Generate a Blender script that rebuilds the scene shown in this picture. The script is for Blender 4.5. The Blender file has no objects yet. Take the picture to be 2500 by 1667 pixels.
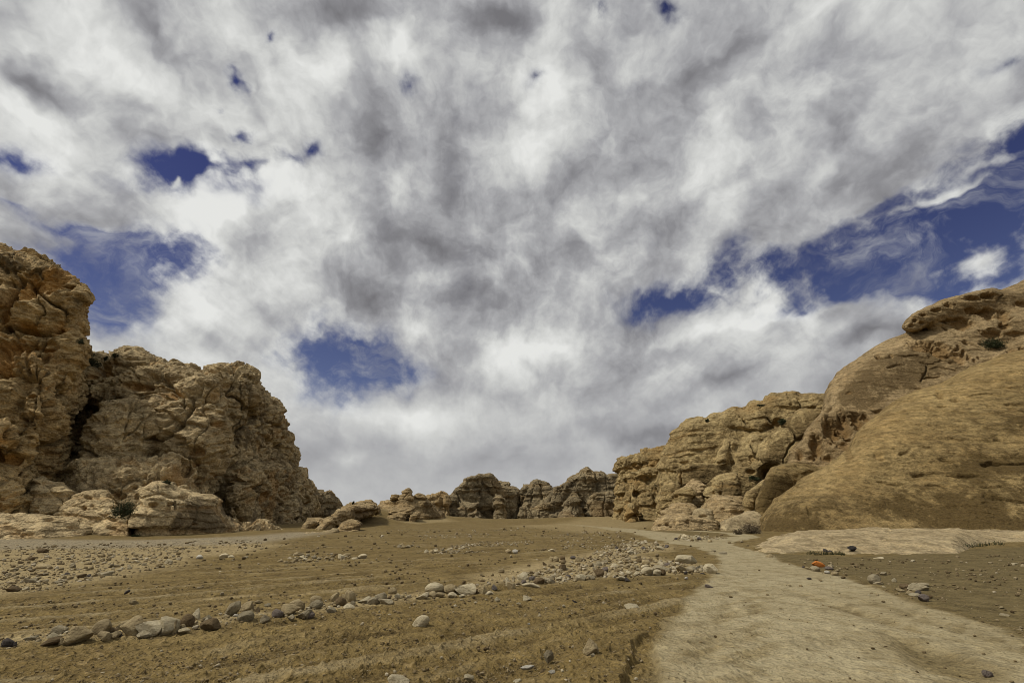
import bpy, math, random
import numpy as np
from mathutils import Vector, Matrix

random.seed(7)
rng = np.random.default_rng(11)
scene = bpy.context.scene
R = math.radians

# ------------------------------------------------------------------ camera
CAM_H = 1.6
LENS, PITCH = 17.0, 19.65
cam_data = bpy.data.cameras.new("camera")
cam_data.lens = LENS
cam_data.sensor_width = 36.0
cam_data.clip_start = 0.05
cam_data.clip_end = 20000
cam = bpy.data.objects.new("camera", cam_data)
scene.collection.objects.link(cam)
cam.location = (0, 0, CAM_H)
cam.rotation_euler = (R(90 + PITCH), 0, 0)
scene.camera = cam

# photo pixel (2500 x 1667) -> slopes u = x/y, v = (z-CAM_H)/y of the line of sight
FPX = 2500 * LENS / 36.0
SP, CP = math.sin(R(PITCH)), math.cos(R(PITCH))
def uv(px, py):
    px = np.asarray(px, float); py = np.asarray(py, float)
    dy = FPX * CP - (833.5 - py) * SP
    dz = FPX * SP + (833.5 - py) * CP
    return (px - 1250.0) / dy, dz / dy
def px_size(px, py, y):
    return y / (FPX * CP - (833.5 - py) * SP)
def to_px(x, y, z):
    f = y * CP + (z - CAM_H) * SP
    return 1250 + FPX * x / f, 833.5 - FPX * (-y * SP + (z - CAM_H) * CP) / f
def direction(px, py):
    u, v = uv(px, py)
    d = Vector((float(u), 1.0, float(v)))
    return d.normalized()

# ------------------------------------------------------------------ sun, exposure
SUN_EL, SUN_AZ = 53.0, 255.0          # azimuth clockwise from +Y
sun_dir = Vector((math.sin(R(SUN_AZ)) * math.cos(R(SUN_EL)), math.cos(R(SUN_AZ)) * math.cos(R(SUN_EL)), math.sin(R(SUN_EL))))
sun_data = bpy.data.lights.new("sun", 'SUN')
sun_data.energy = 4.6
sun_data.angle = R(6.0)
sun_data.color = (1.0, 0.95, 0.86)
sun = bpy.data.objects.new("sun", sun_data)
scene.collection.objects.link(sun)
sun.rotation_euler = sun_dir.to_track_quat('Z', 'Y').to_euler()
sun.location = (-40, -20, 60)
scene.view_settings.view_transform = 'Standard'
scene.view_settings.look = 'None'
scene.view_settings.exposure = -0.5
scene.view_settings.gamma = 1.0
scene.cycles.filter_width = 0.9
scene.cycles.max_bounces = 4
scene.cycles.diffuse_bounces = 2
scene.cycles.glossy_bounces = 1
scene.cycles.transmission_bounces = 1
scene.cycles.caustics_reflective = False
scene.cycles.caustics_refractive = False
# ------------------------------------------------------------------ sky: Nishita blue with a broken cloud layer
world = bpy.data.worlds.new("World")
scene.world = world
world.use_nodes = True
nt = world.node_tree
nt.nodes.clear()
def N(t, **kw):
    n = nt.nodes.new(t)
    for k, v in kw.items():
        setattr(n, k, v)
    return n
def L(a, b):
    nt.links.new(a, b)
def setin(sock, v):
    if hasattr(v, 'is_linked') or isinstance(v, bpy.types.NodeSocket):
        L(v, sock)
    else:
        sock.default_value = v
def M_(op, a, b=None, c=None, clamp=False):
    n = N('ShaderNodeMath', operation=op, use_clamp=clamp)
    for i, v in enumerate((a, b, c)):
        if v is not None:
            setin(n.inputs[i], v)
    return n.outputs[0]
def V_(op, a, b=None, out=0):
    n = N('ShaderNodeVectorMath', operation=op)
    setin(n.inputs[0], a)
    if b is not None:
        setin(n.inputs['Scale'] if op == 'SCALE' else n.inputs[1], b)
    return n.outputs[out]
def smooth(x, lo, hi, a=0.0, b=1.0):
    n = N('ShaderNodeMapRange', interpolation_type='SMOOTHSTEP')
    setin(n.inputs[0], x)
    n.inputs[1].default_value, n.inputs[2].default_value = lo, hi
    n.inputs[3].default_value, n.inputs[4].default_value = a, b
    return n.outputs[0]
def noise(vec, scale, detail, rough, dist=0.0, out=0, lac=2.0):
    n = N('ShaderNodeTexNoise')
    L(vec, n.inputs['Vector'])
    n.inputs['Scale'].default_value = scale
    n.inputs['Detail'].default_value = detail
    n.inputs['Roughness'].default_value = rough
    n.inputs['Lacunarity'].default_value = lac
    n.inputs['Distortion'].default_value = dist
    return n.outputs[out]
def mixc(f, a, b, mode='MIX'):
    n = N('ShaderNodeMix', data_type='RGBA', blend_type=mode)
    setin(n.inputs[0], f)
    setin(n.inputs[6], a)
    setin(n.inputs[7], b)
    return n.outputs[2]

tc = N('ShaderNodeTexCoord')
dirv = V_('NORMALIZE', tc.outputs['Generated'])
sep = N('ShaderNodeSeparateXYZ'); L(dirv, sep.inputs[0])
zc = M_('ADD', M_('MAXIMUM', sep.outputs[2], 0.0), 0.22)
comb = N('ShaderNodeCombineXYZ')
L(M_('DIVIDE', sep.outputs[0], zc), comb.inputs[0])
L(M_('MULTIPLY', M_('DIVIDE', sep.outputs[1], zc), 0.36), comb.inputs[1])
cp = comb.outputs[0]                                   # cloud deck coordinates, stretched along the wind (+Y)
# domain warp of the deck and of the direction used for the large layout
w1 = V_('SUBTRACT', noise(cp, 1.1, 2.0, 0.5, out=1), (0.5, 0.5, 0.5))
w2 = V_('SUBTRACT', noise(dirv, 6.0, 4.0, 0.6, out=1), (0.5, 0.5, 0.5))
cpw = V_('ADD', cp, V_('SCALE', w1, 0.32))
dw = V_('ADD', dirv, V_('SCALE', w2, 0.13))

def blob_sum(blobs, start=0.0):
    acc = start
    for (px, py, a, b, ang, amp) in blobs:
        d = direction(px, py)
        fwd = Vector((0, CP, SP)).normalized()
        right = Vector((1, 0, 0))
        t1 = (right - d * right.dot(d)).normalized()
        t2 = d.cross(t1).normalized() * -1.0
        if t2.z < 0: t2 = -t2
        c, s = math.cos(R(ang)), math.sin(R(ang))
        e1 = t1 * c + t2 * s
        e2 = d.cross(e1)
        rot = Matrix((e1, e2, d)).transposed().to_euler('XYZ')
        f = (FPX * FPX + (px - 1250) ** 2 + (py - 833.5) ** 2) ** 0.5
        k = FPX / f / f
        mp = N('ShaderNodeMapping', vector_type='TEXTURE')
        L(dw, mp.inputs[0])
        mp.inputs[1].default_value = d
        mp.inputs[2].default_value = rot
        mp.inputs[3].default_value = (a * k, b * k, max(a, b) * k)
        g = N('ShaderNodeTexGradient', gradient_type='QUADRATIC_SPHERE')
        L(mp.outputs[0], g.inputs[0])
        acc = M_('MULTIPLY_ADD', g.outputs['Fac'], amp, acc)
    return acc

# where the cloud opens on blue (negative) and where stray cloud lies in the blue (positive); pixel, half axes, tilt, weight
cover_blobs = [
    (480, 432, 300, 140, -4, -2.3), (530, 418, 60, 30, 20, 1.5), (450, 455, 60, 26, 10, 1.3), (430, 408, 40, 26, -20, 1.3), (500, 470, 40, 20, 0, 1.0), (600, 405, 140, 70, 12, -1.5), (690, 395, 85, 62, -35, -1.6), (748, 366, 75, 50, 10, -1.4),
    (640, 75, 55, 45, 40, -1.6), (597, 335, 60, 85, -30, -1.9), (560, 262, 85, 50, 20, -1.9), (592, 197, 45, 75, -30, -1.9),
    (1005, 195, 75, 50, 20, -1.4), (1318, 187, 75, 45, 30, -0.95), (50, 372, 280, 90, -8, -1.6), (960, 60, 40, 70, -20, -0.3),
    (1478, 5, 85, 100, 50, -1.5), (1632, 45, 72, 85, 40, -1.5), (700, 110, 60, 40, 0, -0.45),
    (330, 660, 360, 190, -6, -2.5), (260, 770, 240, 150, -15, -1.6), (450, 590, 190, 80, -35, -1.1), (230, 560, 420, 60, -26, -0.95), (60, 480, 260, 40, -22, -0.6),
    (835, 870, 320, 175, -14, -2.4), (960, 900, 190, 100, -12, -1.1), (860, 985, 130, 90, 0, -0.9), (760, 940, 90, 110, 0, -0.7), (680, 850, 80, 50, 0, -0.3),
    (2330, 560, 600, 330, 28, -3.2), (2060, 650, 540, 170, 18, -1.8), (2520, 340, 280, 270, 40, -2.4), (2440, 140, 200, 70, 18, -0.8), (2200, 470, 300, 120, 32, -0.9),
    (1770, 680, 320, 140, 28, -1.5), (1610, 740, 260, 80, 10, -1.2), (1960, 750, 260, 70, 4, -0.85), (2350, 690, 480, 120, 6, -1.6), (1820, 600, 200, 60, 40, -0.6),
    (2160, 470, 260, 60, 26, 2.3), (2330, 480, 280, 45, 20, 2.0), (2230, 650, 100, 70, 0, 1.5), (2420, 420, 200, 50, 24, 1.3), (2378, 635, 120, 120, 40, 2.2),
    (1850, 610, 190, 70, 42, 0.75), (1790, 700, 120, 50, 30, 0.6), (2060, 745, 220, 80, 12, 1.2), (2000, 500, 320, 90, 35, 0.9), (1930, 560, 160, 90, 40, 0.8),
]
# brighter (positive) and greyer (negative) masses of cloud
shade_blobs = [
    (60, 85, 130, 80, -25, 0.35), (235, 125, 150, 80, -25, 0.35), (110, 265, 280, 70, -22, 0.4), (800, 170, 230, 120, 25, 0.6), (560, 300, 110, 70, -20, 0.4),
    (1000, 95, 150, 110, 40, 0.95), (1190, 165, 170, 140, 40, 0.6), (540, 510, 300, 90, 22, 0.65), (720, 440, 230, 100, 0, 0.45), (60, 540, 240, 70, -20, 0.35),
    (960, 440, 190, 110, -30, 0.6), (600, 720, 320, 140, 15, 0.6), (430, 790, 170, 60, 10, 0.5), (1010, 790, 220, 110, -8, 0.5), (1130, 560, 120, 80, 0, 0.35),
    (1340, 250, 130, 260, -10, 0.6), (1700, 815, 320, 70, 12, 0.85), (1900, 765, 280, 45, 10, 0.8), (1000, 1015, 300, 80, 4, 0.8), (1280, 860, 340, 90, 5, 0.6), (870, 1120, 160, 50, 0, 0.35),
    (2000, 30, 350, 70, 20, 0.25), (1450, 340, 130, 160, 0, 0.35), (2050, 380, 300, 60, 35, 0.25),
    (390, 110, 120, 320, 28, -1.05), (120, 190, 280, 80, -25, -0.95), (360, 270, 200, 75, -30, -0.6), (830, 25, 380, 120, 0, -1.0),
    (900, 310, 130, 220, 15, -0.8), (1060, 600, 230, 130, -10, -0.85), (850, 680, 280, 100, -20, -0.75), (1230, 20, 220, 80, 0, -0.7),
    (1770, 140, 330, 90, 38, -0.6), (2080, 240, 340, 100, 36, -0.5), (1130, 730, 260, 110, 0, -0.5), (1540, 560, 340, 120, 25, -0.4), (420, 350, 260, 60, -14, -0.4),
    (1560, 1070, 460, 60, 0, -0.55), (1780, 930, 460, 70, 24, -0.6), (720, 1110, 420, 110, 0, -0.2), (1250, 1130, 800, 70, 0, -0.2), (1400, 430, 220, 120, 20, -0.35), (2150, 810, 330, 70, 10, -0.6),
]
layout = blob_sum(cover_blobs, 0.0)
shade_l = blob_sum(shade_blobs, 0.0)
lowfade = smooth(sep.outputs[2], 0.02, 0.42)                 # distant cloud reads as one soft sheet
n_big = noise(cpw, 1.5, 5.0, 0.5)
n_fine = noise(cpw, 5.5, 7.0, 0.58)
n_dir = noise(V_('ADD', dirv, V_('SCALE', w2, 0.06)), 13.0, 8.0, 0.60)
detail = M_('ADD', M_('MULTIPLY', n_fine, 0.45), M_('MULTIPLY', n_dir, 0.55))
damp = M_('MULTIPLY', M_('ADD', 1.7, smooth(layout, -1.1, -0.05, 6.0, 0.0)), M_('ADD', 0.3, M_('MULTIPLY', lowfade, 0.7)))
cov = M_('ADD', M_('ADD', layout, 0.86), M_('ADD', M_('MULTIPLY', M_('SUBTRACT', n_big, 0.5), 0.9), M_('MULTIPLY', M_('SUBTRACT', detail, 0.5), damp)))
dens = smooth(cov, -0.75, 0.80)
veil = smooth(noise(V_('MULTIPLY', dw, (1.0, 1.0, 1.9)), 5.5, 8.0, 0.64, dist=0.6), 0.45, 0.72, 0.0, 0.55)
dens = M_('MAXIMUM', dens, veil)
# shading of the cloud: thick bases are grey, billows catch the light, thin edges glow
n_bill = noise(cpw, 2.3, 6.0, 0.55, dist=0.3)
n_puff = noise(V_('ADD', dirv, V_('SCALE', w2, 0.16)), 9.0, 6.0, 0.55)
sh = M_('ADD', M_('MULTIPLY', shade_l, 0.66), 0.605)
sh = M_('ADD', sh, M_('MULTIPLY', M_('MULTIPLY', M_('SUBTRACT', n_bill, 0.5), 1.75), lowfade))
sh = M_('ADD', sh, M_('MULTIPLY', M_('MULTIPLY', M_('SUBTRACT', n_puff, 0.5), 1.35), M_('ADD', 0.15, M_('MULTIPLY', lowfade, 0.85))))
sh = M_('ADD', sh, M_('MULTIPLY', M_('MULTIPLY', M_('SUBTRACT', detail, 0.5), 1.05), M_('ADD', 0.25, M_('MULTIPLY', lowfade, 0.75))))
sh = M_('ADD', sh, smooth(layout, -0.7, -0.05, 0.10, 0.0))
ramp = N('ShaderNodeValToRGB')
L(sh, ramp.inputs[0])
cr = ramp.color_ramp
cr.elements[0].position = 0.05; cr.elements[0].color = (0.178, 0.175, 0.186, 1)
cr.elements[1].position = 1.0; cr.elements[1].color = (0.78, 0.785, 0.76, 1)
for p_, c_ in ((0.30, (0.265, 0.264, 0.278, 1)), (0.52, (0.40, 0.402, 0.412, 1)), (0.76, (0.60, 0.605, 0.59, 1))):
    e = cr.elements.new(p_); e.color = c_
SKY_STRENGTH = 0.1414
cloud = V_('SCALE', ramp.outputs[0], 1.414 / SKY_STRENGTH)
sky = N('ShaderNodeTexSky', sky_type='NISHITA')
sky.sun_disc = False
sky.sun_elevation = R(SUN_EL)
sky.sun_rotation = R(SUN_AZ)
sky.altitude = 1000
sky.air_density = 1.0
sky.dust_density = 0.6
sky.ozone_density = 3.0
tint = mixc(smooth(sep.outputs[2], 0.10, 0.62), (0.62, 0.50, 0.56, 1), (0.34, 0.27, 0.44, 1))
blue = mixc(1.0, sky.outputs[0], tint, 'MULTIPLY')
col = mixc(dens, blue, cloud)
bg = N('ShaderNodeBackground')
L(col, bg.inputs[0])
bg.inputs[1].default_value = SKY_STRENGTH
out = N('ShaderNodeOutputWorld')
L(bg.outputs[0], out.inputs[0])
import time
# ------------------------------------------------------------------ numpy noise
_r = np.random.default_rng(3)
PERM = _r.permutation(256).astype(np.int32)
PERM = np.concatenate([PERM, PERM, PERM])
_g = _r.normal(size=(256, 3)); GRAD = (_g / np.linalg.norm(_g, axis=1)[:, None]).astype(np.float32)
RND = _r.random((256, 4)).astype(np.float32)

def _hash(i, j, k):
    return PERM[PERM[PERM[i & 255] + (j & 255)] + (k & 255)]

def perlin(P):
    P = np.asarray(P, np.float32)
    I = np.floor(P).astype(np.int32); F = P - I
    U = F * F * F * (F * (F * 6 - 15) + 10)
    res = 0
    for a in (0, 1):
        wx = U[:, 0] if a else 1 - U[:, 0]
        for b in (0, 1):
            wy = U[:, 1] if b else 1 - U[:, 1]
            for c in (0, 1):
                wz = U[:, 2] if c else 1 - U[:, 2]
                g = GRAD[_hash(I[:, 0] + a, I[:, 1] + b, I[:, 2] + c)]
                d = g[:, 0] * (F[:, 0] - a) + g[:, 1] * (F[:, 1] - b) + g[:, 2] * (F[:, 2] - c)
                res = res + wx * wy * wz * d
    return res * 1.5

def fbm(P, octv=4, rough=0.5, ridged=False):
    P = np.asarray(P, np.float32)
    s, amp, tot = 0, 1.0, 0.0
    for o in range(octv):
        n = perlin(P + 17.3 * o)
        if ridged:
            n = 1 - 2 * np.abs(n)
        s = s + amp * n; tot += amp
        P = P * 2.03; amp *= rough
    return s / tot

def worley(P):
    """F1, F2 and two random numbers of the nearest cell"""
    P = np.asarray(P, np.float32)
    I = np.floor(P).astype(np.int32); F = P - I
    n = len(P)
    f1 = np.full(n, 9.0, np.float32); f2 = np.full(n, 9.0, np.float32); hid = np.zeros(n, np.int32)
    for a in (-1, 0, 1):
        for b in (-1, 0, 1):
            for c in (-1, 0, 1):
                h = _hash(I[:, 0] + a, I[:, 1] + b, I[:, 2] + c)
                r = RND[h]
                dx = r[:, 0] + a - F[:, 0]; dy = r[:, 1] + b - F[:, 1]; dz = r[:, 2] + c - F[:, 2]
                d = dx * dx + dy * dy + dz * dz
                m = d < f1
                f2 = np.where(m, f1, np.minimum(f2, d))
                hid = np.where(m, h, hid)
                f1 = np.where(m, d, f1)
    return np.sqrt(f1), np.sqrt(f2), RND[hid, 3], RND[(hid * 7 + 13) & 255, 3]

from concurrent.futures import ThreadPoolExecutor
POOL = ThreadPoolExecutor(4)
def par(fn, P, n=24000):
    """run fn over slices of P in threads and join the results"""
    P = np.asarray(P, np.float32)
    if len(P) <= n:
        return fn(P)
    r = list(POOL.map(fn, [P[i:i + n] for i in range(0, len(P), n)]))
    if isinstance(r[0], tuple):
        return tuple(np.concatenate([a[k] for a in r]) for k in range(len(r[0])))
    return np.concatenate(r)

def sst(x, a, b):
    t = np.clip((x - a) / (b - a), 0, 1)
    return t * t * (3 - 2 * t)

# ------------------------------------------------------------------ signed distance to a polygon in (u, v)
def poly_sd(poly, U, V):
    P = np.asarray(poly, float); Q = np.roll(P, -1, axis=0)
    best = np.full(U.shape, 1e9); inside = np.zeros(U.shape, bool)
    for (ax, ay), (bx, by) in zip(P, Q):
        ex, ey = bx - ax, by - ay
        wx, wy = U - ax, V - ay
        t = np.clip((wx * ex + wy * ey) / (ex * ex + ey * ey + 1e-12), 0, 1)
        best = np.minimum(best, (wx - ex * t) ** 2 + (wy - ey * t) ** 2)
        c = ((ay > V) != (by > V))
        with np.errstate(divide='ignore', invalid='ignore'):
            xi = ax + (V - ay) * ex / (ey if ey != 0 else 1e-12)
        inside ^= c & (U < xi)
    d = np.sqrt(best)
    return np.where(inside, -d, d)

class PolyField:
    def __init__(self, pts, n=260):
        q = np.array(pts, float); u, v = uv(q[:, 0], q[:, 1])
        self.P = np.stack([u, v], 1)
        self.lo = self.P.min(0) - 0.06; self.hi = self.P.max(0) + 0.06
        self.n = n
        gu = np.linspace(self.lo[0], self.hi[0], n); gv = np.linspace(self.lo[1], self.hi[1], n)
        self.T = poly_sd(self.P, *np.meshgrid(gu, gv, indexing='ij'))
    def __call__(self, U, V):
        fu = (U - self.lo[0]) / (self.hi[0] - self.lo[0]) * (self.n - 1); fv = (V - self.lo[1]) / (self.hi[1] - self.lo[1]) * (self.n - 1)
        cu = np.clip(fu, 0, self.n - 1.001); cv = np.clip(fv, 0, self.n - 1.001)
        i = cu.astype(int); j = cv.astype(int); a = cu - i; b = cv - j; T = self.T
        d = T[i, j] * (1 - a) * (1 - b) + T[i + 1, j] * a * (1 - b) + T[i, j + 1] * (1 - a) * b + T[i + 1, j + 1] * a * b
        du = (self.hi[0] - self.lo[0]) / (self.n - 1); dv = (self.hi[1] - self.lo[1]) / (self.n - 1)
        return d + np.hypot((fu - cu) * du, (fv - cv) * dv)

# one bulge of a rock: outline seen from the viewpoint, distance, thickness, backward lean, rounding
def pillow(p, d, th, k, lean=0.15):
    pf = PolyField(p)
    if not isinstance(d, (list, tuple)):
        d = [(0, d), (1, d)]
    pu = np.array([float(uv(a, 1250)[0]) for a, b in d]); pd = np.array([float(b) for a, b in d])
    return dict(pf=pf, pu=pu, pd=pd, th=th, k=k, lean=lean)

def pil_sdf(pl, X, Y, Z):
    U = X / Y; V = (Z - CAM_H) / Y
    d0 = np.interp(U, pl['pu'], pl['pd'])
    e = 0.01
    sl = (np.interp(U + e, pl['pu'], pl['pd']) - np.interp(U - e, pl['pu'], pl['pd'])) / (2 * e) / Y
    yf = d0 + pl['lean'] * Z
    a = (yf - Y) / np.sqrt(1 + pl['lean'] ** 2 + sl ** 2)
    b = Y - (yf + pl['th'])
    c = pl['pf'](U, V) * Y
    k = pl['k']
    m = np.maximum(np.maximum(a, b), c)
    r = np.sqrt(np.maximum(a + k, 0) ** 2 + np.maximum(b + k, 0) ** 2 + np.maximum(c + k, 0) ** 2) - k
    return np.where(m > -k, r, m)

def smin(a, b, k):
    h = np.clip(0.5 + 0.5 * (b - a) / k, 0, 1)
    return b * (1 - h) + a * h - k * h * (1 - h)

def surface_nets(f, org, h):
    nx, ny, nz = f.shape
    s = f < 0
    corners = [(a, b, c) for a in (0, 1) for b in (0, 1) for c in (0, 1)]
    sl = lambda A, o: A[o[0]:nx - 1 + o[0], o[1]:ny - 1 + o[1], o[2]:nz - 1 + o[2]]
    S = [sl(s, o) for o in corners]
    cnt_in = sum(x.astype(np.int8) for x in S)
    act = (cnt_in > 0) & (cnt_in < 8)
    idx = np.argwhere(act)
    Fv = [sl(f, o)[act] for o in corners]
    pos = np.zeros((len(idx), 3)); cnt = np.zeros(len(idx))
    for i, a in enumerate(corners):
        for j, b in enumerate(corners):
            if j > i and sum(abs(a[q] - b[q]) for q in range(3)) == 1:
                fa, fb = Fv[i], Fv[j]
                m = (fa < 0) != (fb < 0)
                t = np.where(m, fa / np.where(m, fa - fb, 1), 0)
                p = np.array(a)[None, :] + t[:, None] * (np.array(b) - np.array(a))[None, :]
                pos += p * m[:, None]; cnt += m
    pos = (pos / cnt[:, None] + idx) * h + np.array(org)[None, :]
    vid = np.full(act.shape, -1, np.int64); vid[act] = np.arange(len(idx))
    quads = []
    for ax in range(3):
        b, c = [(1, 2), (2, 0), (0, 1)][ax]
        o1 = [0, 0, 0]; o1[ax] = 1
        A = s[:nx - o1[0], :ny - o1[1], :nz - o1[2]]; B = s[o1[0]:, o1[1]:, o1[2]:]
        ch = np.argwhere(A != B)
        ok = (ch[:, b] > 0) & (ch[:, c] > 0) & (ch[:, b] < f.shape[b] - 1) & (ch[:, c] < f.shape[c] - 1)
        ch = ch[ok]
        inside = A[ch[:, 0], ch[:, 1], ch[:, 2]]
        def vv(db, dc):
            q = ch.copy(); q[:, b] += db; q[:, c] += dc
            return vid[q[:, 0], q[:, 1], q[:, 2]]
        q = np.stack([vv(-1, -1), vv(0, -1), vv(0, 0), vv(-1, 0)], 1)
        q[~inside] = q[~inside][:, ::-1]
        quads.append(q)
    return pos, np.concatenate(quads)

def mesh_np(name, verts, faces, smooth_shade=True):
    me = bpy.data.meshes.new(name)
    verts = np.asarray(verts, np.float32); faces = np.asarray(faces, np.int32)
    nf, k = faces.shape
    me.vertices.add(len(verts)); me.vertices.foreach_set('co', verts.ravel())
    me.loops.add(nf * k); me.loops.foreach_set('vertex_index', faces.ravel())
    me.polygons.add(nf)
    me.polygons.foreach_set('loop_start', np.arange(0, nf * k, k, dtype=np.int32))
    me.polygons.foreach_set('loop_total', np.full(nf, k, np.int32))
    me.update(calc_edges=True)
    me.polygons.foreach_set('use_smooth', np.full(nf, smooth_shade))
    return me

def mesh_read(me):
    v = np.empty(len(me.vertices) * 3, np.float32); me.vertices.foreach_get('co', v)
    f = np.empty(len(me.loops), np.int32); me.loops.foreach_get('vertex_index', f)
    return v.reshape(-1, 3), f.reshape(-1, 4)

def vnormals(v, f):
    a = v[f[:, 2]] - v[f[:, 0]]; b = v[f[:, 3]] - v[f[:, 1]]
    n = np.cross(a, b)
    out = np.zeros((len(v), 3))
    for q in range(3):
        for ax in range(3):
            out[:, ax] += np.bincount(f[:, q], n[:, ax], len(v))
            if q == 0:
                out[:, ax] += np.bincount(f[:, 3], n[:, ax], len(v))
    return (out / (np.linalg.norm(out, axis=1)[:, None] + 1e-12)).astype(np.float32)

def set_attr(me, name, arr):
    at = me.attributes.new(name, 'FLOAT', 'POINT')
    at.data.foreach_set('value', np.asarray(arr, np.float32))

def tag(o, label=None, cat=None, group=None, kind=None):
    if label: o['label'] = label
    if cat: o['category'] = cat
    if group: o['group'] = group
    if kind: o['kind'] = kind
    return o

def link(o):
    scene.collection.objects.link(o)
    return o

def subdivide(v, f, levels):
    me = mesh_np('tmp', v, f)
    o = link(bpy.data.objects.new('tmp', me))
    md = o.modifiers.new('s', 'SUBSURF'); md.levels = levels; md.render_levels = levels
    ev = o.evaluated_get(bpy.context.evaluated_depsgraph_get())
    m2 = ev.to_mesh()
    v2, f2 = mesh_read(m2); v2 = v2.copy(); f2 = f2.copy()
    ev.to_mesh_clear()
    bpy.data.objects.remove(o); bpy.data.meshes.remove(me)
    return v2, f2

def polyline_d(pts, U, V):
    """distance (u, v units) and position 0..1 along a pixel polyline"""
    q = np.array(pts, float); u, v = uv(q[:, 0], q[:, 1])
    best = np.full(U.shape, 9.0)
    for i in range(len(u) - 1):
        ex, ey = u[i + 1] - u[i], v[i + 1] - v[i]
        t = np.clip(((U - u[i]) * ex + (V - v[i]) * ey) / (ex * ex + ey * ey + 1e-12), 0, 1)
        best = np.minimum(best, np.hypot(U - u[i] - t * ex, V - v[i] - t * ey))
    return best

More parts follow.
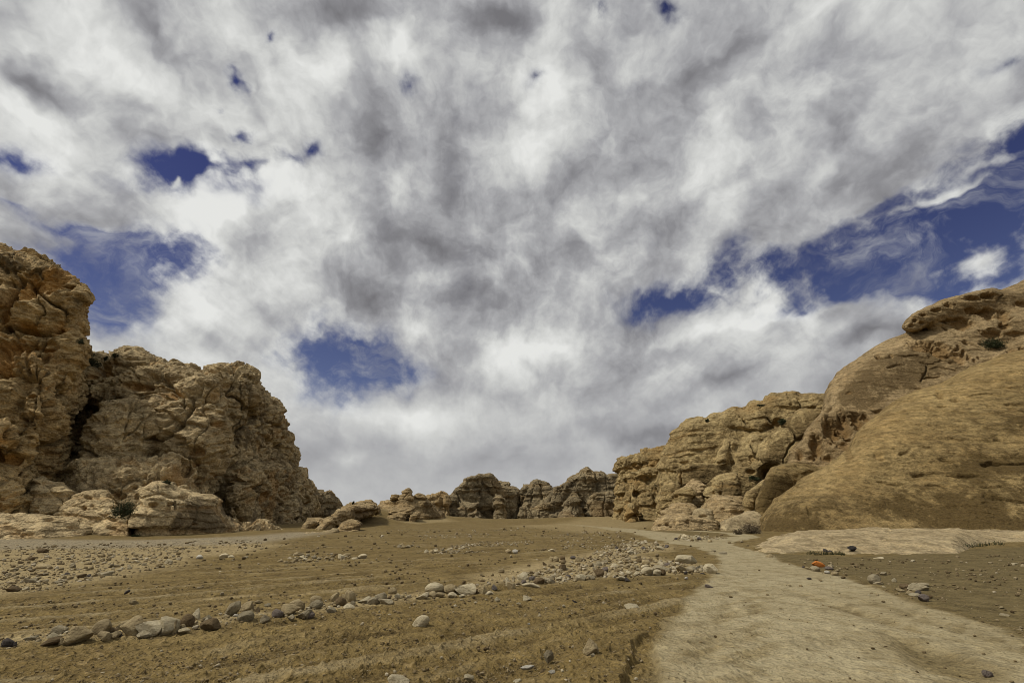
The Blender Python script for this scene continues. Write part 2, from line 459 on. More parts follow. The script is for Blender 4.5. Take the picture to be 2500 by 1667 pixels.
# ------------------------------------------------------------------ rock surfaces
def saw(t, sharp=0.14):
    """bedding profile: undercut, sharp lip, then a slope running back; 0..1"""
    f = t - np.floor(t)
    return sst(f, 0, sharp) * (1 - f) ** 0.8
def bed(P, fz, fh, wob, seed, dip=(0.0, 0.0)):
    x, y, z = P[:, 0], P[:, 1], P[:, 2]
    q = np.stack([x * fh, y * fh, z * fz * 0.35], 1) + seed
    t = (z + dip[0] * x + dip[1] * y) * fz + wob * fbm(q, 3, 0.55) + seed
    k = np.floor(t)
    m = perlin(np.stack([x * fh * 1.6, y * fh * 1.6, k * 5.3 + seed], 1))
    return saw(t) * np.clip(0.62 + 1.1 * m, 0.05, 1.3)
def relief(kind, P, s=1.0):
    """displacement (metres) and 'hollow' value for world points P; s scales the feature size"""
    P = P / s
    x, y, z = P[:, 0], P[:, 1], P[:, 2]
    Wp = np.stack([perlin(P * 0.22), perlin(P * 0.22 + 31.7), perlin(P * 0.22 + 63.1)], 1)
    W2 = np.stack([perlin(P * 0.9), perlin(P * 0.9 + 31.7), perlin(P * 0.9 + 63.1)], 1)
    if kind == 'pitted':
        Q = P + Wp * 1.8 + W2 * 0.25
        f1, f2, r1, _ = worley(Q * np.array([0.17, 0.17, 0.20]))
        big = 2.0 * (0.46 - f1) - 1.0 * (1 - sst(f2 - f1, 0, 0.16)) * (r1 > 0.4)
        b1 = bed(P + Wp * 0.9, 0.55, 0.20, 2.0, 3.0, (0.16, 0.05))
        b2 = bed(P + W2 * 0.2, 1.5, 0.45, 1.8, 9.0, (0.16, 0.05))
        c1, c2, r4, _ = worley((P + Wp * 1.2 + W2 * 0.2) * np.array([0.30, 0.30, 0.07]) + 15.0)
        crack = -0.55 * (1 - sst(c2 - c1, 0, 0.07)) * (r4 > 0.45)
        rg = fbm(Q * np.array([0.42, 0.42, 0.75]) + 4.0, 4, 0.55, ridged=True)
        p1, _, q1, q2 = worley((P + W2 * 0.35) * np.array([0.62, 0.62, 1.15]) + 9.7)
        zone = sst(fbm(P * 0.15 + 77.0, 2), -0.10, 0.22)
        rad = 0.22 + 0.30 * q2
        pit = (q1 < 0.68) * zone * (1 - sst(p1, rad * 0.45, rad)) * (0.35 + 0.75 * q2)
        p2, _, q3, q4 = worley((P + W2 * 0.2) * np.array([1.4, 1.4, 2.6]) + 3.3)
        pit2 = (q3 < 0.42) * (1 - sst(p2, 0.12, 0.38)) * (0.10 + 0.22 * q4)
        fine = fbm(P * 1.8, 5, 0.58) * 0.26
        d = big + crack + 0.55 * (b1 - 0.4) + 0.15 * (b2 - 0.4) + 0.62 * rg - pit - pit2 + fine
        hollow = np.clip(pit * 1.3 + pit2 * 1.4 + 0.45 * sst(0.22 - b1, 0, 0.2) * (zone > 0.3), 0, 1)
        return d * s, hollow
    if kind == 'blocky':
        Q = P + Wp * 1.0 + W2 * 0.2
        f1, f2, r1, r2 = worley(Q * np.array([0.20, 0.20, 0.13]))
        big = 1.0 * (0.5 - f1) - 0.85 * (1 - sst(f2 - f1, 0, 0.13)) * (r1 > 0.25)
        b1 = bed(P + Wp * 0.3, 0.45, 0.10, 0.7, 3.0)
        b2 = bed(P + W2 * 0.1, 1.15, 0.22, 0.8, 9.0)
        lay = np.floor(z * 0.45 + 0.7 * perlin(P * 0.12))
        g1, g2, r3, _ = worley(np.stack([Q[:, 0] * 0.36, Q[:, 1] * 0.36, lay * 7.7], 1))
        blk = 0.80 * (r3 - 0.5) - 0.40 * (1 - sst(g2 - g1, 0, 0.09))
        fine = fbm(P * 0.9, 5, 0.62) * 0.62
        d = big + blk + 0.75 * (b1 - 0.4) + 0.35 * (b2 - 0.4) + fine
        return d * s, np.clip(0.6 * sst(0.15 - b1, 0, 0.15) + 0.3 * (r3 > 0.8), 0, 0.8)
    if kind == 'smoothcliff':
        Q = P + Wp * 2.2 + W2 * 0.3
        f1, f2, r1, _ = worley(Q * np.array([0.095, 0.095, 0.05]))
        big = 1.8 * (0.5 - f1) - 0.9 * (1 - sst(f2 - f1, 0, 0.07)) * (r1 > 0.4)
        b1 = bed(P + Wp * 0.4, 0.26, 0.05, 0.9, 3.0, (0.02, 0.0))
        b2 = bed(P + W2 * 0.15, 0.85, 0.12, 1.0, 9.0, (0.02, 0.0))
        part = sst(fbm(P * 0.09 + 20, 2), -0.12, 0.22)
        rg = fbm(Q * np.array([0.30, 0.30, 0.22]) + 4.0, 4, 0.55, ridged=True)
        p1, _, q1, q2 = worley((P + W2 * 0.3) * np.array([0.5, 0.5, 0.8]) + 1.7)
        pit = (q1 < 0.20) * (1 - sst(p1, 0.1, 0.36)) * 0.55 * part
        fine = fbm(P * 0.8, 6, 0.57) * 0.42
        return (big + 0.85 * (b1 - 0.4) * (0.4 + 0.6 * part) + 0.34 * (b2 - 0.4) * part + 0.30 * rg * part - pit + fine) * s, np.clip(pit * 1.4 + 0.5 * sst(0.12 - b1, 0, 0.12) * part, 0, 1)
    if kind == 'dome':
        low = fbm(P * 0.11, 4, 0.5) * 0.80
        b1 = bed(P + Wp * 0.5, 0.42, 0.05, 0.8, 3.0, (0.09, 0.03))
        b2 = bed(P + W2 * 0.1, 1.6, 0.14, 1.0, 9.0, (0.09, 0.03))
        scaly = sst(fbm(P * np.array([0.14, 0.14, 0.3]) + 12.0, 3), 0.02, 0.26)
        b3 = bed(P + W2 * 0.3, 0.75, 0.22, 1.6, 21.0, (0.09, 0.03)) * scaly
        p1, _, q1, q2 = worley((P + Wp) * np.array([0.42, 0.42, 0.8]) + 6.6)
        pit = (q1 < 0.10) * (1 - sst(p1, 0.08, 0.34)) * 0.32
        fine = fbm(P * 1.2, 6, 0.62) * 0.12
        return (low + 0.22 * (b1 - 0.4) + 0.07 * b2 + 0.34 * b3 - pit + fine) * s, np.clip(pit * 2.0, 0, 1)
    if kind == 'bedded':
        Q = P + Wp * 0.8 + W2 * 0.2
        g1, g2, r2, _ = worley(Q * np.array([0.28, 0.28, 0.5]))
        mid = 0.45 * (0.5 - g1) - 0.20 * (1 - sst(g2 - g1, 0, 0.10)) * (r2 > 0.4)
        b1 = bed(P + Wp * 0.4, 0.60, 0.10, 0.9, 3.0, (0.05, 0.0))
        b2 = bed(P + W2 * 0.12, 1.8, 0.25, 1.0, 9.0, (0.05, 0.0))
        p1, _, q1, q2 = worley((P + W2 * 0.3) * np.array([0.8, 0.8, 1.6]) + 2.5)
        pit = (q1 < 0.25) * (1 - sst(p1, 0.1, 0.42)) * (0.1 + 0.34 * q2)
        fine = fbm(P * 1.3, 6, 0.58) * 0.20
        return (mid + 0.42 * (b1 - 0.4) + 0.17 * (b2 - 0.4) - pit + fine) * s, np.clip(pit * 1.8 + 0.4 * sst(0.15 - b1, 0, 0.15), 0, 1)
    raise ValueError(kind)

def px_seed(pts):
    return float(pts[0][0] % 97) * 0.71

def rock(name, label, cat, pillows, kind, mat, s=1.0, cell=None, levels=2, blend=0.8, lump=(0.0, 1.0),
         pits=(), grooves=(), dark=(), pale=(), amp=1.0, group=None):
    T0 = time.time()
    lo = np.array([1e9] * 3); hi = -lo
    for pl in pillows:
        ds = [pl['pd'].min(), pl['pd'].max() + pl['th']]
        for (u, v) in pl['pf'].P:
            for d_ in ds:
                dd = d_
                z = max(v * dd + CAM_H, -2.0)
                dd = d_ + max(pl['lean'], 0) * max(z, 0)
                z = max(v * dd + CAM_H, -2.0)
                lo = np.minimum(lo, (u * dd, d_ - 1, z)); hi = np.maximum(hi, (u * dd, dd + 0.5, z))
    dmin = min(pl['pd'].min() for pl in pillows)
    h = cell or dmin * 0.0085
    lo -= 3 * h; hi += 3 * h
    lo[2] = max(lo[2], -1.2 - 3 * h)
    gx = np.arange(lo[0], hi[0], h); gy = np.arange(max(lo[1], 3), hi[1], h); gz = np.arange(lo[2], hi[2], h)
    X, Y, Z = np.meshgrid(gx, gy, gz, indexing='ij')
    f = None
    for pl in pillows:
        g = pil_sdf(pl, X, Y, Z)
        f = g if f is None else smin(f, g, blend)
    if lump[0] > 0:
        near = np.abs(f) < lump[0] * 2.5 + h
        Pn = np.stack([X[near], Y[near], Z[near]], 1)
        f[near] -= lump[0] * fbm(Pn / lump[1], 3, 0.5)
    f[:, :, 0] = np.maximum(f[:, :, 0], 0.3); f[0] = np.maximum(f[0], .3); f[-1] = np.maximum(f[-1], .3)
    f[:, 0] = np.maximum(f[:, 0], .3); f[:, -1] = np.maximum(f[:, -1], .3); f[:, :, -1] = np.maximum(f[:, :, -1], .3)
    v, q = surface_nets(f, (gx[0], gy[0], gz[0]), h)
    T1 = time.time()
    v, q = subdivide(v, q, levels)
    T2 = time.time()
    nrm = vnormals(v, q)
    off = np.array([sum(map(ord, name)) * 0.37, len(label) * 1.9, 0])
    d, hollow = par(lambda q_: relief(kind, q_, s), v + off)
    U = v[:, 0] / v[:, 1]; V = (v[:, 2] - CAM_H) / v[:, 1]
    tone = np.zeros(len(v))
    front = (nrm[:, 1] < 0.35)
    wob = 1 + 0.35 * par(perlin, v * 0.9) + 0.30 * par(perlin, v * 2.2) if (pits or grooves) else 1
    if grooves:
        wob2 = np.clip(par(perlin, v * 1.1 + 5), -0.6, 1)
        gu, gv = 0.004 * par(perlin, v * 0.5), 0.004 * par(perlin, v * 0.5 + 9)
    for (px, py, rx, ry, dep) in pits:                      # caves and hollows of this rock
        uc, vc = uv(px, py); u1, _ = uv(px + rx, py); _, v1 = uv(px, py - ry)
        r = np.hypot((U - uc) / (u1 - uc), (V - vc) / (v1 - vc)) * wob
        w = (1 - sst(r, 0.35, 1.0)) * front
        d = d - 0.8 * dep * w
        hollow = np.maximum(hollow, np.clip(w * 1.0, 0, 0.9) * min(1, dep))
    for (pts, wpx, dep) in grooves:                         # joints and ledge lines
        r = polyline_d(pts, U + gu, V + gv) / (wpx / FPX) * (1 + 0.9 * wob2)
        brk = sst(perlin(v * np.array([0.45, 0.45, 0.8]) + px_seed(pts)), -0.25, 0.2)
        d = d - dep * (1 - sst(r, 0.15, 1.0)) * front * brk
    if dark or pale:
        wu = 0.012 * par(lambda q_: fbm(q_ * 0.35, 4, 0.6), v); wv = 0.012 * par(lambda q_: fbm(q_ * 0.35 + 40, 4, 0.6), v)
    for (pts, soft, amt) in dark:                           # darker patches, desert varnish among them
        sd = poly_sd(np.stack(uv(*np.array(pts, float).T), 1), U + wu, V + wv)
        tone = np.maximum(tone, amt * (1 - sst(sd, -soft / FPX, soft / FPX)))
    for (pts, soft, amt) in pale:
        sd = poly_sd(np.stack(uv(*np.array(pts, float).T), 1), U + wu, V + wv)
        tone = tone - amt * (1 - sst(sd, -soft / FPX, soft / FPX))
    v = v + nrm * (d * amp)[:, None].astype(np.float32)
    base = np.array([v[:, 0].mean(), v[:, 1].mean(), 0.0], np.float32)
    me = mesh_np(name, v - base, q)
    set_attr(me, 'hollow', hollow); set_attr(me, 'tone', tone)
    me.materials.append(mat)
    o = link(bpy.data.objects.new(name, me))
    o.location = base
    tag(o, label, cat, group)
    ROCKS.append((o, v))
    print('rock', name, X.size, len(v), 'grid %.1f sub %.1f rest %.1f' % (T1 - T0, T2 - T1, time.time() - T2))
    return o
ROCKS = []
# ------------------------------------------------------------------ materials
def new_mat(name):
    global nt
    m = bpy.data.materials.new(name); m.use_nodes = True
    nt = m.node_tree; nt.nodes.clear()
    return m
def attr(name, out=2):
    return N('ShaderNodeAttribute', attribute_name=name).outputs[out]
def finish(color, rough=0.95, bump=None, strength=0.5, dist=0.05):
    b = N('ShaderNodeBsdfPrincipled')
    color = V_('SCALE', color, 0.90)
    setin(b.inputs['Base Color'], color)
    setin(b.inputs['Roughness'], rough)
    b.inputs['Specular IOR Level'].default_value = 0.12
    if bump is not None:
        bn = N('ShaderNodeBump'); bn.inputs['Strength'].default_value = strength; bn.inputs['Distance'].default_value = dist
        L(bump, bn.inputs['Height']); L(bn.outputs[0], b.inputs['Normal'])
    o = N('ShaderNodeOutputMaterial'); L(b.outputs[0], o.inputs[0])
def geo_pos():
    return N('ShaderNodeNewGeometry').outputs['Position']
def scaled(vec, sc):
    return V_('MULTIPLY', vec, sc)

def rock_mat(name, base, pale, varnish, orange, vscale=1.0, varnish_bias=0.5, bump_d=0.06, strata=0.35, sat=1.0):
    m = new_mat(name)
    p = geo_pos()
    n1 = noise(scaled(p, (1, 1, 1)), 0.22 / vscale, 6, 0.6)
    n2 = noise(scaled(p, (1, 1, 0.45)), 0.55 / vscale, 7, 0.62)
    n3 = noise(p, 2.4 / vscale, 4, 0.56)
    wz = V_('ADD', scaled(p, (0.10, 0.10, 1.6)), V_('SCALE', noise(p, 0.3 / vscale, 3, 0.5, out=1), 1.4))
    st = noise(wz, 1.3 / vscale, 5, 0.6)
    c = mixc(smooth(n1, 0.35, 0.65), base, pale)
    c = mixc(M_('MULTIPLY', smooth(st, 0.40, 0.62), strata), c, mixc(0.5, pale, varnish))
    n6 = noise(scaled(p, (1, 1, 1.8)), 1.1 / vscale, 7, 0.66)
    c = mixc(smooth(n6, 0.50, 0.60, 0.0, 0.75), c, mixc(1.0, c, (1.35, 1.33, 1.30, 1), 'MULTIPLY'))
    c = mixc(smooth(n6, 0.50, 0.40, 0.0, 0.75), c, mixc(1.0, c, (0.62, 0.60, 0.57, 1), 'MULTIPLY'))
    t = attr('tone')
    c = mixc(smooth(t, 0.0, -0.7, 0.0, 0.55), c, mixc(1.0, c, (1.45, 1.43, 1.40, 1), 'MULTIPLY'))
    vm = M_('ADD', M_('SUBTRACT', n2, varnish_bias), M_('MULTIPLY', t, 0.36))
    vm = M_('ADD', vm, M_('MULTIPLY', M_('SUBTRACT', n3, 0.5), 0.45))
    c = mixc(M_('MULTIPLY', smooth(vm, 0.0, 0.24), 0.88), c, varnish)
    c = mixc(M_('MULTIPLY', attr('hollow'), 0.75), c, orange)
    n4 = noise(p, 9.0 / vscale, 2.5, 0.5)
    c = mixc(smooth(n4, 0.42, 0.66, 0.0, 0.75), c, mixc(1.0, c, (1.45, 1.42, 1.38, 1), 'MULTIPLY'))
    n5 = noise(scaled(p, (1, 1, 1.7)), 4.0 / vscale, 3, 0.5)
    c = mixc(smooth(n5, 0.50, 0.64, 0.0, 0.6), c, mixc(1.0, c, (0.58, 0.55, 0.51, 1), 'MULTIPLY'))
    h = M_('ADD', M_('ADD', M_('MULTIPLY', n3, 0.7), M_('MULTIPLY', n4, 0.25)), M_('ADD', M_('MULTIPLY', st, 0.5), M_('MULTIPLY', n5, 0.4)))
    finish(c, 0.95, h, 1.0, bump_d * 3.0)
    return m

M_LEFT = rock_mat('grey_sandstone', (0.333, 0.256, 0.141, 1), (0.488, 0.385, 0.219, 1), (0.114, 0.085, 0.048, 1), (0.381, 0.212, 0.067, 1), 1.0, 0.55, 0.14)
M_TOWER = rock_mat('ochre_sandstone', (0.348, 0.245, 0.114, 1), (0.470, 0.348, 0.173, 1), (0.106, 0.077, 0.039, 1), (0.483, 0.258, 0.072, 1), 1.0, 0.53, 0.14)
M_FAR = rock_mat('brown_far_sandstone', (0.187, 0.148, 0.087, 1), (0.277, 0.222, 0.130, 1), (0.083, 0.067, 0.043, 1), (0.237, 0.157, 0.069, 1), 2.0, 0.52, 0.30)
M_RCLIFF = rock_mat('tan_sandstone', (0.232, 0.170, 0.079, 1), (0.344, 0.265, 0.130, 1), (0.118, 0.082, 0.036, 1), (0.277, 0.170, 0.058, 1), 1.6, 0.50, 0.16)
M_DOME = rock_mat('dome_sandstone', (0.190, 0.132, 0.055, 1), (0.247, 0.181, 0.081, 1), (0.072, 0.048, 0.017, 1), (0.135, 0.078, 0.024, 1), 1.0, 0.535, 0.10, 0.75)
M_REAR = rock_mat('varnished_dome_sandstone', (0.209, 0.149, 0.074, 1), (0.288, 0.216, 0.116, 1), (0.112, 0.077, 0.035, 1), (0.186, 0.110, 0.040, 1), 1.0, 0.52, 0.10, 0.35)
M_SLAB = rock_mat('pale_slab_sandstone', (0.261, 0.204, 0.114, 1), (0.316, 0.253, 0.147, 1), (0.160, 0.118, 0.060, 1), (0.187, 0.122, 0.053, 1), 0.8, 0.62, 0.04, 0.25)
M_MID = rock_mat('buff_sandstone', (0.257, 0.190, 0.098, 1), (0.354, 0.268, 0.146, 1), (0.106, 0.075, 0.038, 1), (0.222, 0.139, 0.055, 1), 1.2, 0.56, 0.12)

def stone_mat(name, a, b, dark):
    m = new_mat(name)
    oi = N('ShaderNodeObjectInfo')
    tco = N('ShaderNodeTexCoord').outputs['Object']
    p = V_('ADD', tco, V_('SCALE', oi.outputs['Location'], 3.1))
    n1 = noise(p, 1.6, 6, 0.62); n2 = noise(p, 7.0, 5, 0.68)
    c = mixc(smooth(n1, 0.33, 0.66), a, b)
    c = mixc(smooth(n2, 0.50, 0.70, 0.0, 0.65), c, dark)
    v = M_('ADD', 0.82, M_('MULTIPLY', oi.outputs['Random'], 0.36))
    c = V_('SCALE', c, v)
    finish(c, 0.95, M_('ADD', n2, M_('MULTIPLY', n1, 0.8)), 0.9, 0.10)
    return m
STONE = {
    'tan': stone_mat('tan_stone', (0.354, 0.274, 0.147, 1), (0.467, 0.371, 0.209, 1), (0.219, 0.158, 0.082, 1)),
    'pale': stone_mat('pale_stone', (0.509, 0.428, 0.269, 1), (0.651, 0.561, 0.373, 1), (0.354, 0.274, 0.151, 1)),
    'white': stone_mat('white_stone', (0.650, 0.609, 0.504, 1), (0.719, 0.667, 0.549, 1), (0.418, 0.356, 0.258, 1)),
    'grey': stone_mat('grey_stone', (0.311, 0.256, 0.160, 1), (0.425, 0.358, 0.230, 1), (0.176, 0.140, 0.084, 1)),
    'purple': stone_mat('purple_grey_stone', (0.175, 0.140, 0.115, 1), (0.24, 0.196, 0.162, 1), (0.105, 0.082, 0.068, 1)),
    'brown': stone_mat('brown_stone', (0.150, 0.104, 0.052, 1), (0.21, 0.150, 0.080, 1), (0.085, 0.058, 0.030, 1)),
    'dark': stone_mat('dark_stone', (0.10, 0.085, 0.075, 1), (0.16, 0.135, 0.115, 1), (0.06, 0.05, 0.045, 1)),
    'orange': stone_mat('orange_stone', (0.62, 0.20, 0.035, 1), (0.70, 0.26, 0.06, 1), (0.40, 0.16, 0.05, 1)),
    'black': stone_mat('black_stone', (0.03, 0.028, 0.026, 1), (0.055, 0.05, 0.045, 1), (0.16, 0.10, 0.05, 1)),
}

def leaf_mat(name, a, b):
    m = new_mat(name)
    n1 = noise(geo_pos(), 2.5, 3, 0.6)
    finish(mixc(n1, a, b), 0.9)
    return m
M_LEAF = leaf_mat('dark_leaves', (0.022, 0.028, 0.012, 1), (0.05, 0.055, 0.024, 1))
M_DRY = leaf_mat('dry_twigs', (0.11, 0.085, 0.05, 1), (0.17, 0.13, 0.08, 1))
M_WOOD = leaf_mat('shrub_wood', (0.07, 0.05, 0.035, 1), (0.10, 0.08, 0.05, 1))

# ground: ploughed brown soil, pale beaten track, stony flats
m = M_GROUND = new_mat('desert_soil')
p = geo_pos()
g1 = noise(p, 0.35, 6, 0.6); g2 = noise(p, 2.2, 7, 0.65); g3 = noise(p, 9.0, 3, 0.55); g4 = noise(p, 34.0, 2, 0.5)
g5 = noise(p, 15.0, 2, 0.5)
g6 = noise(p, 5.0, 3, 0.55)
g7 = noise(p, 1.7, 4, 0.6)
soil = mixc(smooth(g1, 0.35, 0.66), (0.154, 0.108, 0.039, 1), (0.206, 0.149, 0.058, 1))
soil = mixc(smooth(g2, 0.42, 0.66, 0.0, 0.7), soil, (0.108, 0.075, 0.027, 1))
soil = mixc(smooth(g3, 0.54, 0.70, 0.0, 0.6), soil, (0.261, 0.193, 0.090, 1))
track = mixc(smooth(g1, 0.35, 0.65), (0.320, 0.264, 0.150, 1), (0.364, 0.308, 0.184, 1))
track = mixc(smooth(g2, 0.46, 0.64, 0.0, 0.7), track, (0.238, 0.188, 0.097, 1))
track = mixc(smooth(g3, 0.58, 0.70, 0.0, 0.5), track, (0.162, 0.123, 0.061, 1))
stony = mixc(smooth(g2, 0.35, 0.65), (0.351, 0.275, 0.139, 1), (0.267, 0.201, 0.098, 1))
stony = mixc(smooth(g3, 0.5, 0.68, 0.0, 0.6), stony, (0.181, 0.134, 0.066, 1))
grey = mixc(smooth(g3, 0.42, 0.60), (0.305, 0.256, 0.165, 1), (0.156, 0.127, 0.081, 1))
grey = mixc(smooth(g2, 0.45, 0.65, 0.0, 0.7), grey, (0.332, 0.266, 0.152, 1))
right = mixc(smooth(g2, 0.35, 0.65), (0.157, 0.119, 0.052, 1), (0.112, 0.084, 0.035, 1))
right = mixc(smooth(g3, 0.56, 0.70, 0.0, 0.6), right, (0.199, 0.155, 0.083, 1))
soil = mixc(M_('MULTIPLY', attr('ztrough'), 0.75), soil, mixc(1.0, soil, (0.62, 0.60, 0.57, 1), 'MULTIPLY'))
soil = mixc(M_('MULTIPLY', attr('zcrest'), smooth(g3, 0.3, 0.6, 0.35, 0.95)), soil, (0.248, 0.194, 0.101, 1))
c = mixc(attr('zright'), soil, right)
c = mixc(attr('zstony'), c, stony)
c = mixc(attr('zgrey'), c, grey)
c = mixc(attr('ztrack'), c, track)
calm = M_('SUBTRACT', 1.0, M_('MULTIPLY', attr('ztrack'), 0.62))
c = mixc(M_('MULTIPLY', calm, smooth(g4, 0.54, 0.70, 0.0, 0.55)), c, mixc(1.0, c, (1.75, 1.70, 1.65, 1), 'MULTIPLY'))
c = mixc(M_('MULTIPLY', calm, smooth(g5, 0.56, 0.68, 0.0, 0.62)), c, mixc(1.0, c, (0.45, 0.42, 0.38, 1), 'MULTIPLY'))  # dark grit, here and below also painting the shadowed pits between clods
c = mixc(smooth(g6, 0.56, 0.68, 0.0, 0.45), c, mixc(1.0, c, (0.55, 0.52, 0.48, 1), 'MULTIPLY'))
c = mixc(smooth(g6, 0.44, 0.34, 0.0, 0.35), c, mixc(1.0, c, (1.45, 1.42, 1.36, 1), 'MULTIPLY'))
c = mixc(smooth(g7, 0.52, 0.62, 0.0, 0.45), c, mixc(1.0, c, (0.60, 0.58, 0.55, 1), 'MULTIPLY'))
c = mixc(M_('MULTIPLY', calm, smooth(g5, 0.42, 0.32, 0.0, 0.35)), c, mixc(1.0, c, (1.5, 1.46, 1.4, 1), 'MULTIPLY'))
finish(c, 0.97, M_('ADD', M_('ADD', M_('MULTIPLY', g3, 0.6), M_('MULTIPLY', g4, 0.3)), M_('ADD', M_('MULTIPLY', g5, -0.5), M_('MULTIPLY', g6, -0.8))), 1.0, 0.085)

m = M_PEBBLE = new_mat('pebbles')
rv = attr('shade')
rp = N('ShaderNodeValToRGB'); L(rv, rp.inputs[0]); rp.color_ramp.interpolation = 'LINEAR'
rp.color_ramp.elements[0].color = (0.085, 0.060, 0.030, 1); rp.color_ramp.elements[1].color = (0.42, 0.36, 0.25, 1); rp.color_ramp.elements[1].position = 1.0
e = rp.color_ramp.elements.new(0.5); e.color = (0.215, 0.162, 0.085, 1)
e = rp.color_ramp.elements.new(0.8); e.color = (0.30, 0.245, 0.150, 1)
pn = noise(geo_pos(), 20.0, 4, 0.6)
finish(mixc(smooth(pn, 0.4, 0.7, 0, 0.5), rp.outputs[0], mixc(1.0, rp.outputs[0], (0.6, 0.58, 0.54, 1), 'MULTIPLY')), 0.95)
# ------------------------------------------------------------------ ground
def flat_pt(px, py):
    u, v = uv(px, py)
    y = CAM_H / np.maximum(-v, 0.006)
    return u * y, y
def zone_sd(pts, X, Y):
    q = np.array(pts, float)
    x, y = flat_pt(q[:, 0], q[:, 1])
    return poly_sd(np.stack([x, y], 1), X, Y)
def bank_x(Y):
    q = np.array([(1490, 1900), (1520, 1667), (1542, 1610), (1556, 1575), (1580, 1548)], float)
    x, y = flat_pt(q[:, 0], q[:, 1])
    return np.interp(Y, y, x)
def lip_x(Y):
    q = np.array([(1600, 1900), (1612, 1667), (1600, 1610), (1592, 1575), (1600, 1545)], float)
    x, y = flat_pt(q[:, 0], q[:, 1])
    return np.interp(Y, y, x)
TRACK = [(1603, 1900), (1608, 1667), (1597, 1600), (1612, 1560), (1640, 1510), (1680, 1460), (1730, 1420), (1748, 1395), (1758, 1375), (1745, 1352),
         (1700, 1336), (1640, 1326), (1570, 1309), (1520, 1297), (1430, 1285), (1350, 1278), (1420, 1281), (1545, 1291), (1640, 1300), (1735, 1311),
         (1800, 1309), (1760, 1301), (1640, 1294), (1690, 1294), (1800, 1301), (1850, 1308), (1835, 1314), (1790, 1322), (1790, 1332), (1850, 1347), (1960, 1385), (2060, 1408),
         (2120, 1432), (2230, 1470), (2330, 1500), (2430, 1535), (2560, 1590), (2900, 1700), (2900, 1900)]
def ground_z(X, Y):
    X = np.asarray(X, float); Y = np.asarray(Y, float)
    Pn = np.stack([X, Y, 0 * X], 1)
    Rr = np.hypot(X, Y)
    z = 0.10 * fbm(Pn * 0.12, 3, 0.5) * sst(Rr, 6, 25)
    # sand aprons between and against the rocks
    def mound(px, py, d, sx, sy, h):
        u, _ = uv(px, py)
        return h * np.exp(-(((X - u * d) / sx) ** 2 + ((Y - d) / sy) ** 2))
    z = z + mound(905, 1262, 92, 5.5, 22, 2.3) + mound(1045, 1268, 118, 12, 22, 1.3)
    z = z + mound(110, 1240, 44, 7, 4, 1.5) + mound(1480, 1262, 128, 26, 24, 1.0)
    # low ridge that carries the near row of stones
    q = np.array([(-300, 1600), (60, 1566), (317, 1549), (593, 1514), (860, 1477), (1100, 1448), (1300, 1428), (1530, 1412), (1735, 1398)], float)
    x, y = flat_pt(q[:, 0], q[:, 1])
    d = np.full(X.shape, 99.0)
    for i in range(len(x) - 1):
        ex, ey = x[i + 1] - x[i], y[i + 1] - y[i]
        t = np.clip(((X - x[i]) * ex + (Y - y[i]) * ey) / (ex * ex + ey * ey), 0, 1)
        d = np.minimum(d, np.hypot(X - x[i] - t * ex, Y - y[i] - t * ey))
    z = z + 0.07 * np.exp(-(d / 0.7) ** 2)
    # eroded bank and gully along the left of the track
    s = X - bank_x(Y) + 0.06 * perlin(Pn * 3.0) + 0.035 * perlin(Pn * 9.0) + 0.02 * perlin(Pn * 22.0)
    fade = 1 - sst(Y, 7.2, 8.4)
    z = z + fade * (0.09 * (1 - sst(s, -0.015, 0.045)) * (1 - sst(-s, 0.1, 1.6)))
    s2 = X - lip_x(Y) + 0.05 * perlin(Pn * 4.0)
    z = z + fade * 0.055 * sst(s2, -0.03, 0.04) * (1 - sst(s2, 0.3, 1.4))
    # ruts and a scoured hollow in the track
    t = zone_sd([(2170, 1545), (2230, 1560), (2330, 1590), (2440, 1640), (2420, 1667), (2280, 1640), (2190, 1600)], X, Y)
    z = z - 0.085 * (1 - sst(t + 0.1 * perlin(Pn * 2.0), -0.25, 0.12))
    for (a, b) in (((2020, 1470), (2260, 1545)), ((1930, 1440), (2120, 1500)), ((2230, 1500), (2420, 1560)), ((1700, 1667), (1790, 1440))):
        (xa, ya), (xb, yb) = flat_pt(*a), flat_pt(*b)
        tt = np.clip(((X - xa) * (xb - xa) + (Y - ya) * (yb - ya)) / ((xb - xa) ** 2 + (yb - ya) ** 2), 0, 1)
        dd = np.hypot(X - xa - tt * (xb - xa), Y - ya - tt * (yb - ya))
        z = z - 0.03 * np.exp(-((dd + 0.08 * perlin(Pn * 1.5)) / 0.18) ** 2)
    return z

def ground_pt(px, py):
    u, v = (float(a) for a in uv(px, py))
    y = CAM_H / max(-v, 0.006)
    for _ in range(8):
        y = 0.5 * y + 0.5 * (CAM_H - float(ground_z(np.array([u * y]), np.array([y]))[0])) / max(-v, 0.006)
    return u * y, y, float(ground_z(np.array([u * y]), np.array([y]))[0])

